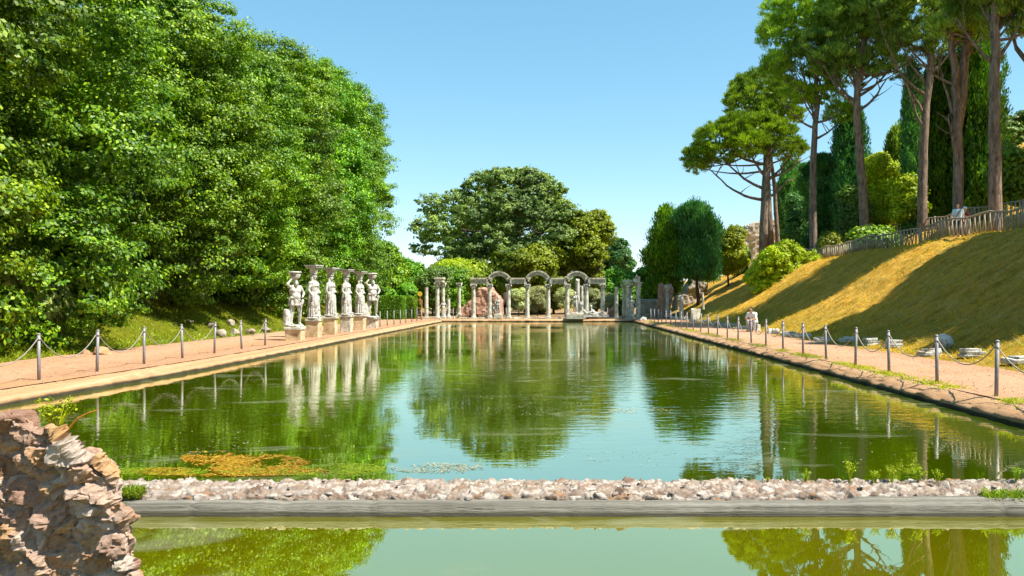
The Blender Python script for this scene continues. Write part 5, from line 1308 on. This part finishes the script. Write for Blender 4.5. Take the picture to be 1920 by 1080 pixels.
# ------------------------------------------------------------------ rustic wooden fences on the terrace
def fence(line, label, h=.95, step=.44, seed=0):
    rnd = random.Random(seed); x0, y0 = line[0]; t = empty('wooden_fence', (x0, y0, H(x0, y0)), 0, label, 'fence', 'rustic wooden fences on the terrace')
    o = Vector((x0, y0, H(x0, y0)))
    def P(s):
        s = max(0, min(s, total)); acc = 0
        for (a, b) in zip(line, line[1:]):
            d = math.dist(a, b)
            if s <= acc + d + 1e-6:
                u = (s - acc) / d; x, y = a[0] + (b[0] - a[0]) * u, a[1] + (b[1] - a[1]) * u; return Vector((x, y, H(x, y))) - o
            acc += d
    total = sum(math.dist(a, b) for a, b in zip(line, line[1:]))
    g = G(); s = 0; pts = []
    while s <= total: pts.append(P(s) + Vector((0, 0, h + rnd.uniform(-.02, .02)))); s += .8
    g.tube(pts, .05, 7); g.build('top_rail', WOOD, t, smooth=True)
    g = G(); s = 0
    while s < total - .3:
        for k in (0, 1):
            sa = s + rnd.uniform(-.03, .03); sb = s + (step * .55 if k else -step * .35) + rnd.uniform(-.04, .04)
            a = P(sb) + Vector((rnd.uniform(-.03, .03), 0, -.08)); b = P(sa) + Vector((0, 0, h + .0)); g.tube([a, a.lerp(b, .5) + Vector((rnd.uniform(-.02, .02), 0, 0)), b], rnd.uniform(.024, .036), 6)
        s += step
    g.build('stakes', WOOD, t, smooth=True)
    s = 0; k = 0
    while s < total and k < 60:
        gp = G(); p = P(s); gp.tube([p + Vector((0, 0, -.3)), p + Vector((0, 0, h + .06))], .06, 8); gp.build('post', WOOD, t, smooth=True); s += 2.6; k += 1
fence([(20.7, 24), (20.6, 40), (20.9, 66), (21.2, 95)], 'long rustic fence of slanting stakes along the top of the right slope', seed=1)
fence([(28.6, 30), (28.4, 48), (27.8, 68)], 'upper rustic fence of slanting stakes behind the pine trunks and walkers', seed=2)

# ------------------------------------------------------------------ marble fragments by the right path
def fragment(px, py, kind, w, label, seed, Y=None):
    rnd = random.Random(seed); rng = np.random.default_rng(seed)
    Y = Y or (EYE - PZ0) * F / (py - CY); x = PX(px, Y); z = H(x, Y) - .01; t = empty('marble_fragment', (x, Y, z), rnd.uniform(-.25, .25), label, 'fragment', 'carved marble fragments along the right path')
    if kind == 'stack':
        k = 3; zz = 0
        for i in range(k):
            g = G(); hh = rnd.uniform(.055, .085); ww = w * (1 - .14 * i); g.box((rnd.uniform(-.04, .04), 0, zz + hh / 2), (ww, .45 - .05 * i, hh), 0, jit=.025, rnd=rnd); g.build('slab', MARBLE, t, bevel=.015); zz += hh + .008
    elif kind == 'slab':
        g = G(); g.box((0, 0, .07), (w, .45, .14), 0, jit=.03, rnd=rnd); g.build('slab', MARBLE, t, bevel=.03)
        g = G(); g.box((w * .1, 0, .165), (w * .7, .36, .05), 0, jit=.015, rnd=rnd); g.build('moulding', MARBLE, t, bevel=.01)
    elif kind == 'drum':
        o = link('boulder', rocks_mesh('boulder', [rock(rng, (0, 0, w * .45), (w / 2, w / 2, w * .5), ICO3, planes=5, dmin=.75)], smooth=True), MARBLE, t)
    else:
        for i in range(3):
            o = link('chunk', rocks_mesh('chunk', [rock(rng, (rnd.uniform(-.3, .3) * w, rnd.uniform(-.15, .15), .08), (w * .3, .2, .12), ICO2, planes=8)], ICO2), MARBLE, t)
    return t
frs = [(1912, 688, 'slab', .75, 'flat marble block cut off by the right edge'), (1822, 675, 'stack', .62, 'stepped stack of marble mouldings on the dry grass, third from the right edge'), (1743, 668, 'stack', .62, 'stack of marble slabs on a dark stone, left of the round boulder'),
       (1770, 664, 'drum', .50, 'round pitted marble boulder behind the post at the edge of the shade'), (1677, 655, 'stack', .55, 'marble slabs lying in the tree shade, first left of the boulder'), (1632, 649, 'stack', .5, 'marble slabs in the shade, left of the sixth post'), (1590, 643, 'slab', .7, 'pale marble block at the edge of the shade'), (1542, 640, 'slab', .6, 'dark shaded block where the tree shadow crosses the path'),
       (1503, 633, 'slab', .8, 'long carved marble beam lying by the path near the toe of the slope'), (1478, 629, 'slab', .7, 'marble beam left of the long carved one'), (1452, 626, 'chunk', .8, 'broken marble chunks right of the seated person'),
       (1390, 617, 'slab', 1.0, 'long pale slab left of the seated person'), (1365, 612, 'slab', 1.0, 'pale slab second to the left of the seated person'), (1345, 609, 'slab', 1.0, 'pale slab third to the left of the seated person'), (1322, 605, 'chunk', 1.0, 'dark and pale chunks where the third sunlit streak meets the path'),
       (1300, 604, 'chunk', 1.0, 'white marble chunks in front of the upright block'), (1280, 601, 'chunk', 1.1, 'white marble chunks at the foot of the plain short column'), (1262, 599, 'chunk', .9, 'small stones beyond the short column'), (1208, 600.5, 'chunk', 1.0, 'dark and white stone fragments at the far right corner of the pool')]
for i, (a, b, k, w, lb) in enumerate(frs): fragment(a, b, k, w, lb, 900 + i)
# seat block under the seated person
g = G(); g.box((0, 0, .20), (.46, .42, .40), 0, jit=.03, rnd=random.Random(2)); o = g.build('marble_fragment', MARBLE, loc=(xs_ + .05, Ys + .08, PZ0), rz=q(-40), bevel=.02); tag(o, 'pale marble block that the seated person sits on', 'fragment', 'carved marble fragments along the right path')
slab('marble_block', 1304, 598, 60, (.62, .5, .75), 'upright grey marble block standing at the foot of the slope', 'block', COLM, 4)
# left bank stones
for i, (px, py, s, lb) in enumerate([(192, 640, .30, 'round pale stone on the shaded grass behind the second left post'), (160, 632, .16, 'small dark stone left of the round pale one'), (355, 596, .22, 'white stone high on the shaded left bank'), (415, 610, .34, 'dark rubble lump on the left bank behind the fifth post'), (440, 612, .3, 'dark rubble lump behind the sixth post'), (395, 603, .26, 'rubble stone above the fourth and fifth posts'), (470, 613, .28, 'pale rubble stone left of the nearest statue'), (498, 607, .3, 'small rubble stone behind the seventh post'), (430, 598, .35, 'upper rubble stone on the dark bank near the statues')]):
    Y = (23.5, 23.8, 36, 35, 37, 37, 38, 40, 40)[i]; x = PX(px, Y); rng = np.random.default_rng(i + 60)
    o = link('stone', rocks_mesh('stone', [rock(rng, (0, 0, 0), (s, s * .8, s * .6), ICO3, tilt=.4, planes=10, dmin=.45)], smooth=False), EDGE if i < 2 else TUFA, loc=(x, Y, H(x, Y) + s * .35)); tag(o, lb, 'stone', 'stones on the left bank')
# clutter between the columns at the far end
for i, (px, py, w, lb) in enumerate([(905, 593, .9, 'low stone curb before the brick ruin'), (970, 596, .8, 'flat stone between the left and middle arches'), (1012, 596, 1.0, 'flat stone under the middle arch'), (1048, 596, .7, 'flat stone between the middle and right arches'), (1146, 596, .7, 'broken stone right of the colonnade'), (870, 596, .8, 'flat stone at the foot of the lone capital column'), (846, 598, .6, 'stone beside the broken stump')]):
    slab('stone_block', px, py, 68.4 + .1 * i, (w, .4, .16), lb, 'block', TRAV, i + 3, z=PZ0 - .02, group='low stones at the far end')

# ------------------------------------------------------------------ grass, weeds, floating algae
def blades(name, pts, hmin, hmax, w, seed, lean=.5, mat=L_GRASS, per=1):
    rng = np.random.default_rng(seed); P_ = np.repeat(np.asarray(pts, float), per, 0); n = len(P_); P_[:, :2] += rng.normal(size=(n, 2)) * .03 * (per > 1)
    h = rng.uniform(hmin, hmax, (n, 1)); a = rng.uniform(0, 6.283, n); side = np.stack([np.cos(a), np.sin(a), np.zeros(n)], 1) * w
    tip = P_ + np.concatenate([rng.normal(size=(n, 2)) * lean * h, h], 1); m = (P_ + tip) / 2 + np.array([0, 0, .1]) * h
    V = np.stack([P_ - side, P_ + side, m + side * .7, tip], 1).reshape(-1, 3)
    o = link(name, np_mesh(name, V, quads(V)), mat); return o
def scatter(n, xr, yr, seed, dens=None):
    rng = np.random.default_rng(seed); out = []
    while len(out) < n:
        x = rng.uniform(*xr); y = rng.uniform(*yr)
        if dens is None or rng.random() < dens(x, y): out.append((x, y, H(x, y) - .01))
    return out
def dR(x, y): return .5 + .5 * (noise.noise(Vector((x * .5, y * .5, 1))) > 0)
gr = blades('grass', scatter(22000, (10.7, 21), (13, 60), 1, dR), .05, .16, .010, 1, .9); tag(gr, 'short dry grass covering the right slope', 'grass', kind='stuff')
gr = blades('grass', scatter(7000, (10.8, 21), (15, 64), 11, dR), .06, .16, .012, 11, .9, L_MID); tag(gr, 'green tussocks growing among the dry grass of the right slope', 'grass', kind='stuff')
gr = blades('grass', scatter(24000, (-21, -14.2), (16, 50), 2, dR), .05, .16, .012, 2, .8, L_MID); tag(gr, 'green grass on the shaded left bank', 'grass', kind='stuff')
def edge_pts(n, seed):
    rng = np.random.default_rng(seed); out = []
    while len(out) < n:
        y = 11 + rng.random() ** 1.4 * 50; x = 7.30 + rng.normal() * .13
        f = noise.noise(Vector((0, y * .55, 4))) + noise.noise(Vector((3, y * 2.5, 4))) * .5
        if f > -.02 and rng.random() < (1.0 if y < 26 else .6): out.append((x, y, PZ0 + .01))
    return out
gr = blades('grass', edge_pts(6000, 3), .03, .10, .006, 3, .8, L_BUSH); tag(gr, 'strip of bright weeds at the foot of the right posts', 'grass', kind='stuff')
def algae(name, spots, n, seed, mat, size, label):
    rng = np.random.default_rng(seed); out = []
    sp = np.array(spots, float)
    while len(out) < n:
        k = rng.choice(len(sp), p=sp[:, 4] / sp[:, 4].sum()); px, py, rx_, ry_, _ = sp[k]; a = rng.uniform(0, 6.283); r = math.sqrt(rng.random())
        u, v = px + rx_ * r * math.cos(a), py + ry_ * r * math.sin(a)
        Y = EYE * F / (v - CY); x = PX(u, Y)
        if noise.noise(Vector((x * 2.2, Y * 1.6, seed))) + noise.noise(Vector((x * 9, Y * 6, seed))) * .5 > rng.normal() * .16 and edgeL(Y) + .1 < x < 6.7 and Y > 7.6: out.append((x, Y, .004 + rng.random() * .008))
    P_ = np.array(out); a = rng.uniform(0, 6.283, n); s = rng.uniform(.4, 1.4, (n, 1)) * size
    t = np.stack([np.cos(a), np.sin(a), rng.normal(size=n) * .12], 1) * s; b = np.stack([-np.sin(a), np.cos(a), rng.normal(size=n) * .12], 1) * s * .45
    V = np.stack([P_ - t, P_ + b, P_ + t, P_ - b], 1).reshape(-1, 3)
    o = link(name, np_mesh(name, V, quads(V)), mat); tag(o, label, 'algae', kind='stuff')
algae('algae', [(400, 860, 60, 14, 1.2), (470, 868, 110, 16, 2), (430, 885, 190, 9, 1.2)], 7500, 5, L_ALGAE, .022, 'rusty orange algae mat floating near the rubble wall')
algae('pond_weed', [(560, 884, 150, 9, 2), (300, 885, 90, 8, 1), (650, 878, 70, 9, .6)], 5000, 6, L_MID, .016, 'yellow green pond weed along the back of the near wall')
algae('floating_scum', [(820, 878, 90, 9, 1), (960, 760, 150, 22, .6), (1200, 770, 60, 5, .3), (1130, 700, 120, 16, .4), (760, 640, 80, 8, .7), (900, 660, 150, 14, .7), (1080, 860, 220, 22, .25), (450, 830, 200, 24, .2), (560, 700, 160, 40, .2), (1500, 820, 300, 50, .12)], 3400, 7, L_SCUM, .014, 'pale scum and fallen leaves scattered over the pool')

def weed(name, px, py, Y, h, label, seed, mat=L_BUSH, n=14, group='weeds growing on the near wall', zz=None):
    rnd = random.Random(seed); x = PX(px, Y); z = PZ(py, Y) if zz is None else zz; t = empty(name, (x, Y, z), 0, label, 'weed', group); g = G(); V = []
    rng = np.random.default_rng(seed)
    for k in range(n):
        a = rnd.uniform(0, 6.28); e = Vector((math.cos(a) * h * .5 * rnd.random(), math.sin(a) * h * .3, h * rnd.uniform(.5, 1))); g.tube([(0, 0, -.02), e * .5 + Vector((0, 0, h * .08)), e], [.004, .003, .0015], 4)
        c = np.array([[e.x, e.y, e.z], [e.x * .75, e.y * .75, e.z * .8]]); V.append(leaves(rng, c, np.tile([0, 0, 1.0], (2, 1)), 9, (h * .10, h * .2), h * .10, h * .06))
    V = np.concatenate(V); g.build('stem', L_BUSH, t); link('foliage', np_mesh('foliage', V, quads(V)), mat, t)
weed('weed', 106, 815, 4.2, .2, 'leafy green weed growing behind the top of the rubble block', 1, group=None, n=18)
for i, (px, h, lb) in enumerate([(1510, .12, 'small weed left in the row on the near wall'), (1592, .19, 'tallest leafy weed on the near wall'), (1640, .12, 'low weed right of the tallest one on the near wall'), (1672, .17, 'spreading weed in the middle of the weeds on the near wall'), (1722, .16, 'thin weed with a tall stalk on the near wall'), (1758, .12, 'bright tuft of weed on the crest of the near wall towards the right'), (1440, .05, 'dry creeping weed on the near wall, leftmost'), (1905, .14, 'weed stalks on the near wall at the right edge')]):
    weed('weed', px, 898, 7.3, h, lb, 20 + i, zz=.18)
def stalk():
    g = G(); Y = 4.15; pts = [(PX(128, Y), Y, PZ(805, Y)), (PX(145, Y), Y, PZ(785, Y)), (PX(168, Y), Y, PZ(773, Y)), (PX(184, Y), Y, PZ(769, Y))]
    x0 = Vector(pts[0]); g.tube([Vector(p) - x0 for p in pts], [.006, .005, .004, .003], 5); o = g.build('grass_stalk', L_GRASS, loc=x0); tag(o, 'pale curved grass stalk leaning out over the water from the rubble block', 'stalk')
stalk()
def moss(x0, x1, y, z, n, seed, label):
    rng = np.random.default_rng(seed); pts = np.stack([rng.uniform(x0, x1, n), y + rng.normal(size=n) * .05, z + rng.normal(size=n) * .02], 1)
    o = blades('moss', pts, .01, .035, .006, seed, .8, L_MID); tag(o, label, 'moss', kind='stuff')
moss(PX(225, 7.0), PX(268, 7.0), 7.0, .16, 1500, 5, 'yellow green moss on the near wall beside the rubble block')
moss(PX(1840, 7.0), PX(1925, 7.0), 7.0, .13, 1500, 6, 'yellow moss on the near wall at the right edge')

def gravel():
    rng = np.random.default_rng(12); P_ = []
    for side in (0, 1):
        n = 3600 if side else 3000
        y = 11 + rng.random(n) ** 1.6 * 42; u = rng.random(n)
        x = (6.95 + u * 3.7) if side else (-9.5 - u * 4.7)
        P_.append(np.stack([x, y, np.full(n, PZ0 + .024)], 1))
    P_ = np.concatenate(P_); n = len(P_); r = rng.uniform(.006, .018, n); r[rng.random(n) < .03] *= 2.4
    o6 = np.array([(1, 0, 0), (-1, 0, 0), (0, 1, 0), (0, -1, 0), (0, 0, .6), (0, 0, -.3)], float)
    V = P_[:, None, :] + (o6[None] * rng.uniform(.6, 1.5, (n, 6, 1))) * r[:, None, None]
    f = np.array([(0, 2, 4), (2, 1, 4), (1, 3, 4), (3, 0, 4), (2, 0, 5), (1, 2, 5), (3, 1, 5), (0, 3, 5)])
    Fq = (f[None] + (np.arange(n) * 6)[:, None, None]).reshape(-1, 3)
    o = link('gravel', np_mesh('gravel', V.reshape(-1, 3), Fq), RUBBLE); tag(o, 'loose pebbles scattered over both paths', 'gravel', kind='stuff')
gravel()
